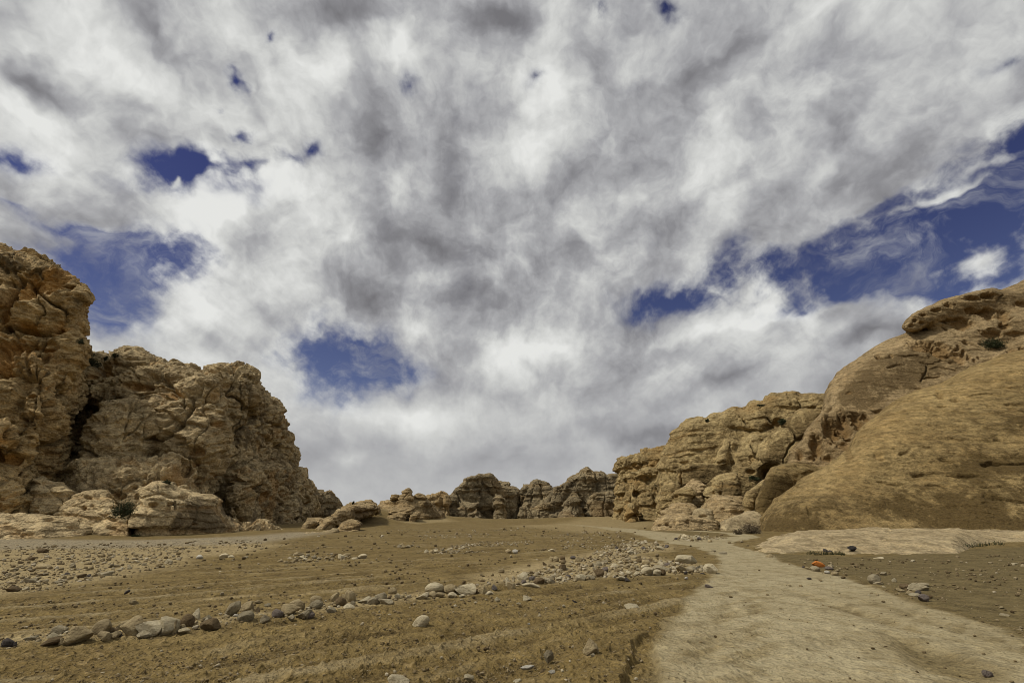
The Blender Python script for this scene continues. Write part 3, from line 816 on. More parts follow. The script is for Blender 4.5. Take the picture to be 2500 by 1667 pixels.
def build_ground():
    a_front = np.linspace(R(-60), R(60), 1320)
    a_back = np.linspace(R(60), R(300), 90)[1:-1]
    az = np.concatenate([a_front, a_back])
    rr = list(np.geomspace(0.25, 4.2, 14))
    r = rr[-1]
    while r < 170:
        r += min(0.00048 * r * r, 0.26 + 0.002 * r); rr.append(r)
    rr += list(np.geomspace(r, 4000, 26))[1:]
    rr = np.array(rr)
    na, nr = len(az), len(rr)
    A, RR = np.meshgrid(az, rr, indexing='xy')
    X = (np.sin(A) * RR).ravel(); Y = (np.cos(A) * RR).ravel()
    Pn = np.stack([X, Y, 0 * X], 1)
    hf = par(lambda q_: fbm(q_, 4, 0.6), Pn * np.array([3.5, 3.5, 1])) * 0.16
    wx = hf + 0.45 * par(lambda q_: fbm(q_, 4, 0.6), Pn * 0.5); wy = -hf + 0.45 * par(lambda q_: fbm(q_, 4, 0.6), Pn * 0.5 + 50)
    far = sst(RR.ravel(), 10, 60)
    def zone(pts, soft=0.5, wob=1.0):
        sc = (0.6 + 2.2 * far) * wob
        return 1 - sst(zone_sd(pts, X + wx * sc, Y + wy * sc), -soft, soft)
    inview = Y > 1.0
    zt = zone(TRACK, 0.16, 1.0) * inview * (1 - 0.6 * sst(RR.ravel(), 45, 90))
    zt0 = zone(TRACK, 0.16, 1.0) * inview
    streak = fbm(np.stack([X * 0.6 + Y * 0.5, Y * 0.8 - X * 0.65, 0 * X], 1) * np.array([0.35, 3.0, 1.0]), 4, 0.6)
    left_pale = zone([(-500, 1332), (300, 1330), (620, 1322), (690, 1330), (600, 1352), (480, 1362), (400, 1385), (250, 1416), (60, 1446), (-500, 1500)], 0.9)
    mid_pale = zone([(250, 1470), (500, 1430), (760, 1385), (1000, 1380), (1060, 1410), (900, 1455), (600, 1480), (350, 1500)], 1.5)
    rub = zone([(1180, 1432), (1150, 1405), (1330, 1368), (1480, 1340), (1560, 1322), (1640, 1325), (1640, 1345), (1560, 1352), (1640, 1365), (1760, 1385), (1740, 1402), (1500, 1412), (1330, 1428)], 0.6)
    row = zone([(-100, 1572), (60, 1560), (320, 1545), (600, 1512), (850, 1475), (1000, 1455), (1180, 1430), (1200, 1452), (1060, 1463), (860, 1492), (600, 1524), (330, 1560), (60, 1580), (-100, 1590)], 0.25)
    zs = np.clip(left_pale + 1.0 * rub + 0.9 * row + mid_pale * sst(streak, 0.05, 0.35) * 0.8, 0, 1) * inview
    zg = (zone([(-500, 1312), (350, 1318), (620, 1308), (720, 1298), (800, 1300), (720, 1314), (640, 1325), (300, 1336), (-500, 1352)], 1.5)) * inview
    far_sand = zone([(1240, 1283), (1340, 1280), (1560, 1262), (1650, 1268), (1600, 1284), (1500, 1300), (1420, 1300), (1330, 1290)], 3.0)
    zs = np.clip(zs + 0.6 * far_sand * inview + 0.8 * zone([(895, 1276), (935, 1248), (1000, 1270), (1110, 1277), (1000, 1281)], 2.0) * inview, 0, 1)
    zr = zone([(1770, 1345), (1850, 1350), (2100, 1360), (2350, 1340), (2900, 1320), (2900, 1720), (2300, 1490), (2060, 1405), (1900, 1362)], 0.5) * inview
    scour = zone([(2165, 1545), (2230, 1560), (2330, 1590), (2440, 1640), (2420, 1667), (2280, 1640), (2190, 1600)], 0.35, 0.5)
    rutc = np.zeros(len(X))
    for (a, b, wd) in (((2020, 1470), (2260, 1545), 0.22), ((1930, 1440), (2120, 1500), 0.2), ((2230, 1500), (2420, 1560), 0.25), ((1700, 1667), (1790, 1440), 0.25), ((1830, 1667), (1850, 1440), 0.25), ((2100, 1460), (2420, 1560), 0.2), ((2250, 1500), (2520, 1590), 0.25)):
        (xa, ya), (xb, yb) = flat_pt(*a), flat_pt(*b)
        tt = np.clip(((X - xa) * (xb - xa) + (Y - ya) * (yb - ya)) / ((xb - xa) ** 2 + (yb - ya) ** 2), 0, 1)
        dd = np.hypot(X + wx * 0.5 - xa - tt * (xb - xa), Y + wy * 0.5 - ya - tt * (yb - ya))
        rutc = np.maximum(rutc, np.exp(-(dd / wd) ** 2))
    zt = np.clip(zt - 0.85 * scour * zt - 0.55 * rutc * sst(streak, -0.3, 0.25), 0, 1)
    zr = np.clip(zr + 0.8 * scour + 0.6 * zone([(1600, 1292), (1850, 1296), (1850, 1305), (1700, 1318), (1620, 1310)], 1.0) * inview, 0, 1)
    # relief
    Z = ground_z(X, Y)
    field = np.clip(1 - zt - left_pale - zr - rub * 0.8, 0, 1) * inview
    n = np.array([-0.63, 0.78]); s_ = X * n[0] + Y * n[1]; a_ = X * n[1] - Y * n[0]
    wob = 0.9 * fbm(np.stack([X * 0.22, Y * 0.22, 0 * X], 1), 3, 0.5)
    fur = np.sin((s_ + wob) * 2 * np.pi / 0.82) + 0.5 * np.sin((s_ + wob * 1.4) * 2 * np.pi / 1.9 + 1.0)
    fmod = sst(perlin(np.stack([X * 0.35, Y * 0.35, 0 * X + 5], 1)), -0.45, 0.25)
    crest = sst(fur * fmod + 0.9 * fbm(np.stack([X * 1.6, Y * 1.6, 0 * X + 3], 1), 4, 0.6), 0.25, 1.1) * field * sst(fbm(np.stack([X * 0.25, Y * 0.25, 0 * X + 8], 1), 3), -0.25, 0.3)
    troughm = sst(-fur * fmod + 0.8 * fbm(np.stack([X * 1.1, Y * 1.1, 0 * X + 13], 1), 4, 0.6), 0.3, 1.2) * field  # darker soil tone along the furrow troughs
    nearw = 1 - sst(RR.ravel(), 20, 55)
    Z = Z + field * fmod * fur * 0.034 * (0.35 + 0.65 * nearw)
    nm = (RR.ravel() < 45) & (np.abs(A.ravel()) < R(62))
    Pm = Pn[nm]
    w = (1 - sst(RR.ravel()[nm], 20, 44))
    w3 = 1 - sst(RR.ravel()[nm], 7, 16); w4 = 1 - sst(RR.ravel()[nm], 9, 20)
    cl = par(lambda q_: fbm(q_ * 7.0, 3, 0.5), Pm) * 0.030
    f1, f2, r1, _ = par(worley, Pm * np.array([9.0, 9.0, 1]))
    clod = (r1 < 0.55) * np.clip(0.44 - f1, 0, 1) * 0.10
    f1b, _, r1b, _ = par(worley, Pm * np.array([20.0, 20.0, 1]) + 3)
    clod2 = (r1b < 0.5) * np.clip(0.42 - f1b, 0, 1) * 0.03
    fm = field[nm] + 0.45 * (1 - field[nm]) * (1 - zt[nm]) + 0.22 * zt[nm]
    Z[nm] += fm * (w4 * cl + w3 * (clod + clod2)) + w * 0.035 * fbm(Pm * 1.3, 3, 0.5) * fm
    Z[nm] += w4 * zt[nm] * 0.03 * fbm(Pm * np.array([3.0, 1.2, 1]), 5, 0.65)
    idx = np.arange(na * nr).reshape(nr, na)
    i0 = idx[:-1]; i1 = idx[1:]
    q = np.stack([i0, np.roll(i0, -1, 1), np.roll(i1, -1, 1), i1], -1).reshape(-1, 4)
    V = np.stack([X, Y, Z], 1)
    nrm = vnormals(V, q)
    if nrm[:, 2].mean() < 0:
        q = q[:, ::-1]; nrm = -nrm
    zq = zt0[q].mean(1)
    for name, sel in (('ground', zq <= 0.5), ('dirt_track', zq > 0.5)):
        f = q[sel]
        used, inv = np.unique(f.ravel(), return_inverse=True)
        f = inv.reshape(-1, 4)
        vv = V[used]
        if name == 'ground':
            ring = np.nonzero(used < na)[0]
            vv = np.concatenate([vv, [[0, 0, vv[ring, 2].mean()]]])
        me = mesh_np(name, vv, f)
        for k, arr in (('ztrack', zt), ('zstony', zs), ('zgrey', zg), ('zright', zr), ('zcrest', crest), ('ztrough', troughm)):
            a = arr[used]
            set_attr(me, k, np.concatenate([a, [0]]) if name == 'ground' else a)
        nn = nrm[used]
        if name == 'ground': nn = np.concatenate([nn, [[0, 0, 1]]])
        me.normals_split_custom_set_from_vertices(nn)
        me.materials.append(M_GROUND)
        o = link(bpy.data.objects.new(name, me))
        tag(o, kind='structure')
        print(name, len(vv))
T0 = time.time(); build_ground(); print('ground', time.time() - T0)
# ------------------------------------------------------------------ rock masses
# left: tower, cliff and the rounded rocks at their feet
rock('sandstone_tower', 'tall overhanging ochre sandstone tower at the left edge above the low pitted slab', 'rock tower', [
    pillow([(-260, 560), (-60, 590), (0, 605), (9, 614), (20, 621), (29, 632), (38, 628), (67, 632), (94, 639), (120, 649), (143, 660), (160, 676), (179, 696),
            (180, 714), (192, 713), (205, 718), (210, 727), (201, 745), (196, 755), (188, 769), (185, 779), (189, 790), (187, 819), (186, 832), (204, 842),
            (209, 854), (201, 870), (194, 888), (192, 912), (186, 932), (184, 1000), (165, 1080), (120, 1400), (-260, 1400)], [(-200, 43), (60, 46), (210, 54)], 16, 1.1, 0.06),
    pillow([(-260, 870), (25, 862), (60, 855), (110, 872), (140, 915), (139, 968), (133, 1014), (127, 1052), (130, 1079), (100, 1104), (96, 1144), (86, 1161), (78, 1189),
            (74, 1300), (60, 1400), (-260, 1400)], [(-200, 40), (40, 42.5), (140, 47)], 8, 1.6, 0.10),
    pillow([(-260, 1030), (-20, 1020), (14, 1040), (20, 1062), (10, 1100), (-30, 1110), (-260, 1110)], 40.0, 6, 0.8, 0.05),
    pillow([(-260, 1160), (30, 1150), (70, 1170), (82, 1210), (66, 1245), (50, 1400), (-260, 1400)], [(-200, 38), (80, 41)], 8, 1.2, 0.3),
    ], 'pitted', M_TOWER, s=1.0, blend=0.5, lump=(0.4, 5.0),
    pits=[(70, 700, 45, 45, 1.4), (22, 735, 22, 70, 2.2), (120, 690, 60, 30, 0.9), (150, 800, 40, 22, 1.2), (28, 855, 55, 24, 2.0), (10, 890, 30, 40, 1.8),
          (50, 1017, 10, 6, 1.0), (60, 1035, 14, 4, 0.8), (83, 1044, 8, 6, 0.8), (115, 1018, 9, 9, 0.7), (75, 966, 16, 5, 0.9), (20, 1120, 60, 14, 1.2), (12, 1075, 14, 60, 1.8)],
    grooves=[([(24, 650), (20, 700), (16, 800), (10, 860)], 14, 1.6), ([(-30, 812), (60, 800), (110, 815), (190, 832)], 9, 0.8), ([(70, 850), (66, 905), (60, 940)], 9, 0.9), ([(92, 865), (90, 905)], 7, 0.9), ([(118, 872), (116, 930)], 7, 0.8)],
    dark=[([(-50, 600), (40, 620), (130, 655), (180, 700), (170, 720), (110, 690), (60, 655), (-50, 650)], 14, 0.5)])

rock('sandstone_cliff', 'massive weathered grey brown sandstone cliff with a steep right face beside the ochre tower', 'cliff', [
    pillow([(150, 900), (192, 884), (201, 866), (223, 866), (252, 872), (270, 876), (288, 868), (306, 861), (330, 863), (360, 872), (387, 881), (413, 890), (430, 899),
            (449, 910), (476, 908), (491, 916), (509, 911), (519, 904), (542, 900), (560, 905), (588, 905), (603, 908), (613, 907), (621, 915), (617, 926),
            (623, 945), (631, 959), (649, 979), (669, 982), (680, 990), (682, 1015), (691, 1026), (690, 1049), (703, 1069), (706, 1092), (717, 1100), (713, 1112),
            (719, 1130), (719, 1145), (735, 1157), (746, 1178), (760, 1191), (770, 1230), (740, 1290), (720, 1400), (120, 1400), (130, 1000)],
           [(100, 58), (300, 58), (470, 58), (560, 61), (680, 74), (790, 92)], 22, 1.6, 0.22),
    pillow([(198, 900), (225, 895), (306, 866), (360, 876), (430, 905), (470, 930), (430, 985), (330, 1010), (230, 1000), (196, 960)], [(200, 56), (460, 57)], 12, 2.2, 0.12),
    pillow([(228, 1035), (262, 1004), (330, 985), (372, 990), (385, 1040), (380, 1100), (350, 1160), (300, 1195), (230, 1210), (165, 1215), (170, 1160), (205, 1100)], [(160, 47), (390, 52)], 10, 2.0, 0.22),
    pillow([(372, 985), (440, 940), (520, 930), (545, 990), (548, 1045), (545, 1150), (520, 1215), (430, 1225), (380, 1190), (385, 1090)], [(370, 51.5), (550, 54)], 10, 2.0, 0.18),
    pillow([(180, 1145), (220, 1135), (330, 1120), (420, 1120), (480, 1180), (520, 1240), (300, 1260), (190, 1250)], [(160, 44), (540, 48)], 10, 1.6, 0.45),
    pillow([(575, 1150), (620, 1130), (690, 1150), (730, 1200), (730, 1320), (560, 1400), (560, 1200)], [(560, 57), (740, 76)], 10, 1.5, 0.12),
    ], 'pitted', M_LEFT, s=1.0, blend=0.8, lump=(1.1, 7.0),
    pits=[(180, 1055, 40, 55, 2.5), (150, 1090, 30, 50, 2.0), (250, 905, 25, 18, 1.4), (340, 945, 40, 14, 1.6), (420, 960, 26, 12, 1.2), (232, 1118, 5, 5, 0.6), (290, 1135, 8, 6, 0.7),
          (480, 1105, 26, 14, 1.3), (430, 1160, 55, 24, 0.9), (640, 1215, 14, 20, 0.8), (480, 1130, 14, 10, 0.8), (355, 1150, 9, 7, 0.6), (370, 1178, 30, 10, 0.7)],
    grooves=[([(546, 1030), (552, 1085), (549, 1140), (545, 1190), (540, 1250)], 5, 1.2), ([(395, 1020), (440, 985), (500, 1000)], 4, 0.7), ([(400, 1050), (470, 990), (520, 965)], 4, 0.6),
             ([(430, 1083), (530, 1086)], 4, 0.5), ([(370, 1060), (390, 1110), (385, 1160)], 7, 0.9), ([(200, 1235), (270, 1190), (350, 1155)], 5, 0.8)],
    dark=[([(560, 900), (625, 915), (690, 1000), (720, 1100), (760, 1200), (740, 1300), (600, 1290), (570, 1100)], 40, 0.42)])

rock('pitted_slab', 'low pale slab of pitted sandstone lying at the foot of the ochre tower', 'rock', [
    pillow([(-260, 1250), (-60, 1254), (40, 1258), (120, 1257), (190, 1262), (220, 1276), (237, 1294), (225, 1308), (200, 1330), (150, 1400), (-260, 1400)], [(-200, 33), (120, 36), (240, 39)], 7, 1.0, 0.9)],
    'bedded', M_LEFT, s=0.75, cell=0.24, amp=0.8, pits=[(30, 1285, 30, 5, 0.4), (125, 1268, 18, 4, 0.4), (180, 1285, 22, 5, 0.35), (60, 1300, 26, 5, 0.35)])
rock('striped_knoll', 'rounded knoll of striped grey sandstone under the overhang of the ochre tower', 'rock', [
    pillow([(70, 1190), (85, 1165), (112, 1160), (120, 1176), (152, 1176), (166, 1192), (180, 1206), (170, 1240), (150, 1262), (90, 1275), (60, 1300), (60, 1235)], [(60, 41.5), (180, 42.5)], 5, 0.9, 0.3)],
    'bedded', M_LEFT, s=0.8, cell=0.26)
rock('honeycomb_dome', 'low rounded dome with honeycomb hollows in front of the grey brown cliff', 'rock', [
    pillow([(130, 1262), (150, 1232), (175, 1206), (220, 1196), (250, 1194), (268, 1204), (280, 1224), (300, 1240), (318, 1268), (327, 1295), (325, 1330), (322, 1400), (110, 1400)], [(120, 41), (330, 38.5)], 6, 1.4, 0.55)],
    'bedded', M_LEFT, s=0.85, cell=0.26, amp=0.8, pits=[(203, 1240, 10, 6, 0.6), (222, 1234, 6, 5, 0.4), (213, 1214, 13, 4, 0.4), (280, 1235, 14, 5, 0.4), (250, 1256, 14, 6, 0.4), (275, 1266, 16, 5, 0.4)])
rock('streaked_outcrop', 'long outcrop with dark streaked vertical front at the foot of the grey brown cliff', 'rock', [
    pillow([(318, 1400), (322, 1320), (318, 1262), (335, 1235), (352, 1205), (368, 1180), (392, 1172), (412, 1182), (425, 1194), (460, 1196), (490, 1206), (520, 1207), (540, 1215), (541, 1232),
            (545, 1250), (565, 1268), (590, 1281), (605, 1400)], [(310, 38.5), (430, 41), (560, 46), (600, 48)], 8, 1.3, 0.22),
    pillow([(330, 1230), (350, 1200), (392, 1172), (418, 1186), (400, 1215), (345, 1240)], [(330, 40), (420, 42)], 5, 0.8, 0.4)],
    'bedded', M_LEFT, s=1.1, cell=0.28, pits=[(375, 1232, 20, 8, 0.7), (455, 1205, 14, 7, 0.4), (412, 1238, 8, 14, 0.4)],
    dark=[([(425, 1215), (545, 1225), (560, 1270), (590, 1300), (420, 1310), (410, 1260)], 18, 0.8)],
    grooves=[([(432, 1225), (425, 1265), (420, 1300)], 6, 0.7)])
rock('foot_rocks', 'row of small pitted rocks at the right foot of the grey brown cliff', 'rock', [
    pillow([(578, 1296), (590, 1281), (604, 1278), (620, 1283), (640, 1281), (668, 1286), (690, 1297), (695, 1400), (570, 1400)], [(570, 49), (700, 54)], 4, 0.7, 0.4)],
    'pitted', M_LEFT, s=0.6, cell=0.28)

# middle distance
rock('ragged_outcrop', 'ragged brown outcrop of stacked beds just right of the big cliff', 'rock', [
    pillow([(735, 1300), (745, 1200), (758, 1188), (768, 1192), (777, 1199), (787, 1195), (792, 1201), (797, 1200), (803, 1196), (810, 1197), (815, 1204), (823, 1214), (830, 1222), (831, 1236),
            (838, 1240), (838, 1400), (735, 1400)], [(735, 98), (840, 108)], 14, 1.2, 0.25)],
    'blocky', M_FAR, s=1.3, cell=0.55, amp=0.6)
rock('slab_ridge', 'long sloping ridge of buff sandstone slabs left of the sandy gap', 'rock', [
    pillow([(760, 1330), (766, 1296), (773, 1284), (788, 1270), (806, 1256), (826, 1244), (846, 1233), (871, 1230), (896, 1230), (920, 1230), (927, 1243), (921, 1252), (905, 1264),
            (870, 1270), (845, 1276), (822, 1292), (815, 1330)], [(760, 52), (830, 57), (930, 72)], 12, 1.0, 0.35),
    pillow([(840, 1240), (846, 1233), (855, 1228), (871, 1225), (886, 1222), (898, 1220), (909, 1220), (917, 1225), (922, 1234)], [(840, 80), (925, 84)], 8, 0.7, 0.2)],
    'bedded', M_MID, s=1.0, cell=0.34, lump=(0.2, 3.0), pits=[(822, 1264, 7, 4, 0.7), (806, 1257, 6, 3, 0.5), (905, 1248, 16, 9, 0.9), (882, 1254, 12, 9, 0.8)],
    dark=[([(860, 1236), (925, 1236), (918, 1256), (880, 1270), (850, 1262)], 8, 0.8)])
rock('leaning_slab', 'brown leaning slab at the left end of the slab ridge', 'rock', [
    pillow([(722, 1330), (728, 1297), (737, 1285), (751, 1274), (771, 1266), (787, 1266), (785, 1280), (772, 1298), (765, 1330)], [(720, 54), (790, 59)], 6, 0.8, 0.35)],
    'bedded', M_MID, s=0.9, cell=0.32, dark=[([(755, 1275), (790, 1270), (765, 1300), (745, 1300)], 6, 0.5)])
rock('rounded_boulder', 'large rounded buff boulder with a dark right end in front of the slab ridge', 'boulder', [
    pillow([(816, 1330), (818, 1295), (825, 1284), (837, 1275), (854, 1270), (871, 1268), (880, 1273), (884, 1281), (879, 1290), (872, 1330)], [(815, 50), (885, 52)], 5, 0.7, 0.6)],
    'bedded', M_MID, s=0.7, cell=0.2, dark=[([(868, 1272), (888, 1272), (888, 1290), (862, 1294)], 4, 0.9)])
rock('foot_slab', 'thin pale slab lying on the ground left of the rounded buff boulder', 'rock', [
    pillow([(724, 1330), (727, 1302), (755, 1298), (782, 1300), (800, 1297), (820, 1290), (830, 1296), (815, 1304), (780, 1330)], [(720, 45), (830, 48)], 4, 0.5, 1.4)],
    'bedded', M_SLAB, s=0.5, cell=0.22)
rock('central_outcrop', 'stepped buff outcrop carrying three boulders in the middle of the valley', 'rock', [
    pillow([(915, 1330), (924, 1276), (922, 1232), (934, 1222), (952, 1219), (968, 1220), (1004, 1219), (1027, 1218), (1039, 1221), (1048, 1232), (1050, 1246), (1055, 1264), (1055, 1330)], [(915, 100), (980, 92), (1060, 98)], 16, 1.2, 0.8),
    pillow([(1030, 1222), (1040, 1220), (1054, 1229), (1066, 1243), (1079, 1251), (1088, 1262), (1085, 1330), (1030, 1330)], [(1030, 96), (1090, 104)], 10, 1.0, 0.3),
    pillow([(945, 1258), (952, 1240), (990, 1236), (1016, 1236), (1012, 1252), (990, 1262)], [(945, 86), (1016, 86)], 8, 0.9, 0.8)],
    'bedded', M_MID, s=1.3, cell=0.5, amp=0.8, dark=[([(1035, 1222), (1056, 1230), (1085, 1256), (1070, 1270), (1030, 1262)], 7, 0.75), ([(1005, 1238), (1020, 1232), (1022, 1246), (1006, 1250)], 4, 0.7)])
rock('slanted_block', 'slanted buff block with a dark right end at the front of the central outcrop', 'boulder', [
    pillow([(922, 1330), (925, 1272), (932, 1263), (948, 1255), (964, 1250), (988, 1248), (996, 1253), (994, 1266), (975, 1276), (970, 1330)], [(920, 82), (1000, 86)], 7, 0.9, 0.6)],
    'bedded', M_MID, s=1.1, cell=0.36, dark=[([(982, 1252), (998, 1252), (996, 1270), (972, 1276)], 4, 0.9)])
rock('split_block', 'squat buff block right of the slanted block at the central outcrop', 'boulder', [
    pillow([(997, 1300), (997, 1264), (1000, 1252), (1010, 1248), (1019, 1246), (1028, 1251), (1026, 1262), (1016, 1272), (1012, 1300)], [(995, 86), (1030, 88)], 5, 0.7, 0.4)],
    'bedded', M_MID, s=1.0, cell=0.34)
rock('square_boulder', 'small square boulder, leftmost of three on top of the central outcrop', 'boulder', [
    pillow([(952, 1222), (952, 1210), (956, 1206), (968, 1205), (974, 1207), (978, 1214), (977, 1222)], 97, 3.0, 0.7, 0.0)], 'bedded', M_MID, s=0.9, cell=0.28)
rock('balanced_boulder', 'largest tooth shaped boulder standing on top of the central outcrop', 'boulder', [
    pillow([(975, 1224), (974, 1213), (982, 1200), (989, 1194), (996, 1191), (1003, 1193), (1005, 1203), (1012, 1213), (1011, 1223)], 96, 3.6, 0.9, 0.1)], 'bedded', M_MID, s=1.0, cell=0.28)
rock('cap_boulder', 'low rounded boulder right of the tooth shaped one on the central outcrop', 'boulder', [
    pillow([(1008, 1222), (1010, 1211), (1018, 1204), (1027, 1202), (1037, 1208), (1043, 1216), (1042, 1224)], 98, 4, 0.9, 0.15)], 'bedded', M_MID, s=1.0, cell=0.28)
rock('notched_outcrop', 'notched outcrop standing behind and right of the central outcrop', 'rock', [
    pillow([(1030, 1300), (1036, 1212), (1050, 1206), (1061, 1206), (1068, 1201), (1078, 1200), (1082, 1203), (1090, 1202), (1094, 1212), (1096, 1300)], 135, 12, 1.4, 0.2)],
    'blocky', M_MID, s=1.6, cell=0.7, amp=0.6)

# far dark massifs
rock('flat_topped_massif', 'dark brown massif with a rounded flat top, leftmost of the far massifs', 'massif', [
    pillow([(1068, 1300), (1079, 1252), (1096, 1214), (1104, 1206), (1111, 1198), (1111, 1191), (1122, 1189), (1124, 1185), (1128, 1174), (1143, 1165), (1160, 1161), (1183, 1158), (1197, 1159), (1206, 1166),
            (1210, 1172), (1214, 1176), (1217, 1186), (1226, 1190), (1260, 1196), (1266, 1230), (1262, 1300)], [(1068, 142), (1150, 146), (1270, 156)], 26, 0.8, 0.18),
    pillow([(1120, 1194), (1128, 1175), (1160, 1161), (1196, 1159), (1214, 1176), (1216, 1194)], 150, 16, 0.8, 0.1),
    pillow([(1205, 1300), (1204, 1212), (1214, 1205), (1230, 1210), (1238, 1232), (1236, 1300)], 140, 10, 1.6, 0.1),
    pillow([(1100, 1300), (1104, 1248), (1130, 1224), (1170, 1228), (1178, 1300)], 140, 10, 1.6, 0.3)],
    'blocky', M_FAR, s=1.75, cell=0.8, amp=0.55, blend=0.5, grooves=[([(1110, 1193), (1160, 1192), (1215, 1194)], 4, 1.2), ([(1205, 1210), (1206, 1270)], 4, 1.6), ([(1172, 1230), (1174, 1272)], 3, 1.2), ([(1209, 1240), (1211, 1278)], 5, 1.6)])
rock('twin_knob_massif', 'small dark massif with two round knobs behind the flat topped massif', 'massif', [
    pillow([(1205, 1300), (1214, 1188), (1216, 1178), (1224, 1176), (1228, 1182), (1231, 1177), (1237, 1175), (1242, 1180), (1244, 1190), (1258, 1190), (1270, 1198), (1272, 1300)], 172, 14, 0.6, 0.1)],
    'blocky', M_FAR, s=1.7, cell=0.8, amp=0.5, grooves=[([(1247, 1195), (1249, 1240)], 3, 1.3)])
rock('turreted_massif', 'dark brown massif with a turret shaped summit, second from left of the far massifs', 'massif', [
    pillow([(1250, 1300), (1268, 1200), (1274, 1191), (1279, 1184), (1287, 1182), (1293, 1185), (1296, 1180), (1303, 1172), (1311, 1170), (1319, 1174), (1325, 1177), (1336, 1177), (1339, 1182), (1346, 1183),
            (1349, 1192), (1350, 1210), (1365, 1300)], [(1250, 166), (1360, 162)], 20, 0.7, 0.15),
    pillow([(1262, 1300), (1268, 1232), (1290, 1226), (1300, 1240), (1320, 1232), (1352, 1228), (1365, 1300)], 152, 12, 1.2, 0.15)],
    'blocky', M_FAR, s=1.7, cell=0.85, amp=0.5, blend=0.4, grooves=[([(1297, 1200), (1296, 1240)], 3, 1.5), ([(1319, 1180), (1320, 1215)], 4, 1.6), ([(1272, 1200), (1270, 1225)], 4, 1.4)])
rock('peaked_massif', 'wide dark brown massif rising to a ragged peak, rightmost of the far massifs', 'massif', [
    pillow([(1305, 1300), (1330, 1228), (1349, 1194), (1360, 1187), (1375, 1182), (1379, 1176), (1387, 1176), (1389, 1170), (1409, 1159), (1421, 1150), (1431, 1145), (1436, 1141), (1443, 1147), (1453, 1151), (1459, 1148),
            (1465, 1153), (1470, 1150), (1474, 1157), (1482, 1164), (1489, 1160), (1495, 1155), (1503, 1157), (1510, 1160), (1540, 1165), (1560, 1300)], [(1305, 152), (1400, 150), (1540, 158)], 26, 0.7, 0.25),
    pillow([(1368, 1300), (1372, 1235), (1385, 1216), (1402, 1212), (1418, 1220), (1420, 1300)], 139, 9, 1.8, 0.15),
    pillow([(1362, 1300), (1366, 1258), (1376, 1250), (1400, 1246), (1412, 1254), (1412, 1300)], 132, 7, 1.4, 0.4),
    pillow([(1425, 1300), (1428, 1230), (1450, 1200), (1490, 1196), (1520, 1215), (1530, 1300)], 146, 10, 1.6, 0.15)],
    'blocky', M_FAR, s=1.75, cell=0.8, amp=0.55, blend=0.5, grooves=[([(1421, 1214), (1423, 1262)], 6, 2.2), ([(1350, 1188), (1400, 1184), (1450, 1188)], 3, 0.8), ([(1386, 1218), (1387, 1236)], 2, 0.8)])
rock('back_ridge', 'low jagged brown ridge closing the gaps behind the far massifs', 'ridge', [
    pillow([(1230, 1300), (1240, 1200), (1262, 1196), (1275, 1204), (1300, 1196), (1345, 1194), (1365, 1188), (1400, 1172), (1440, 1160), (1500, 1166), (1560, 1172), (1600, 1300)], 186, 12, 0.6, 0.1)],
    'blocky', M_FAR, s=1.7, cell=0.85, amp=0.6)
rock('pale_foot_rock', 'small pale rock at the foot of the flat topped massif', 'rock', [
    pillow([(1136, 1300), (1142, 1272), (1150, 1267), (1163, 1265), (1176, 1267), (1179, 1278), (1180, 1300)], 122, 5, 0.9, 0.4)], 'bedded', M_SLAB, s=1.0, cell=0.4)
rock('scree_ledge', 'low ledge of pale brown rubble at the foot of the peaked massif', 'rock', [
    pillow([(1300, 1310), (1308, 1274), (1326, 1268), (1345, 1270), (1380, 1264), (1420, 1266), (1470, 1262), (1500, 1264), (1500, 1310)], [(1300, 122), (1500, 126)], 6, 0.8, 0.9)], 'blocky', M_MID, s=0.9, cell=0.55, amp=0.6)

# right: cliffs and domes
rock('ragged_cliff', 'ragged stepped cliff at the far left end of the right hand rocks', 'cliff', [
    pillow([(1500, 1330), (1504, 1200), (1511, 1160), (1506, 1134), (1510, 1118), (1521, 1114), (1530, 1120), (1540, 1114), (1556, 1111), (1567, 1097), (1579, 1092), (1587, 1098), (1602, 1094), (1613, 1096),
            (1625, 1092), (1650, 1100), (1680, 1180), (1680, 1330)], [(1500, 128), (1600, 118), (1680, 112)], 22, 1.5, 0.2),
    pillow([(1492, 1330), (1494, 1240), (1508, 1213), (1533, 1193), (1552, 1196), (1556, 1230), (1552, 1330)], [(1490, 112), (1560, 108)], 10, 1.8, 0.3),
    pillow([(1548, 1330), (1552, 1235), (1562, 1190), (1590, 1176), (1605, 1190), (1612, 1330)], [(1545, 106), (1612, 101)], 10, 1.8, 0.15),
    pillow([(1600, 1330), (1604, 1215), (1616, 1196), (1640, 1192), (1656, 1204), (1650, 1330)], [(1600, 97), (1650, 95)], 10, 1.6, 0.15),
    pillow([(1512, 1330), (1520, 1250), (1538, 1232), (1556, 1236), (1560, 1330)], 97, 8, 1.4, 0.5),
    pillow([(1535, 1200), (1540, 1150), (1580, 1140), (1630, 1150), (1640, 1200)], 108, 10, 1.6, 0.2)],
    'blocky', M_RCLIFF, s=1.45, cell=0.62, amp=0.75, blend=0.5, pits=[(1600, 1234, 7, 12, 2.5), (1558, 1258, 14, 5, 1.5), (1530, 1225, 8, 6, 0.8)],
    grooves=[([(1530, 1140), (1580, 1130), (1620, 1135)], 5, 0.9), ([(1545, 1165), (1600, 1162)], 4, 0.8)])
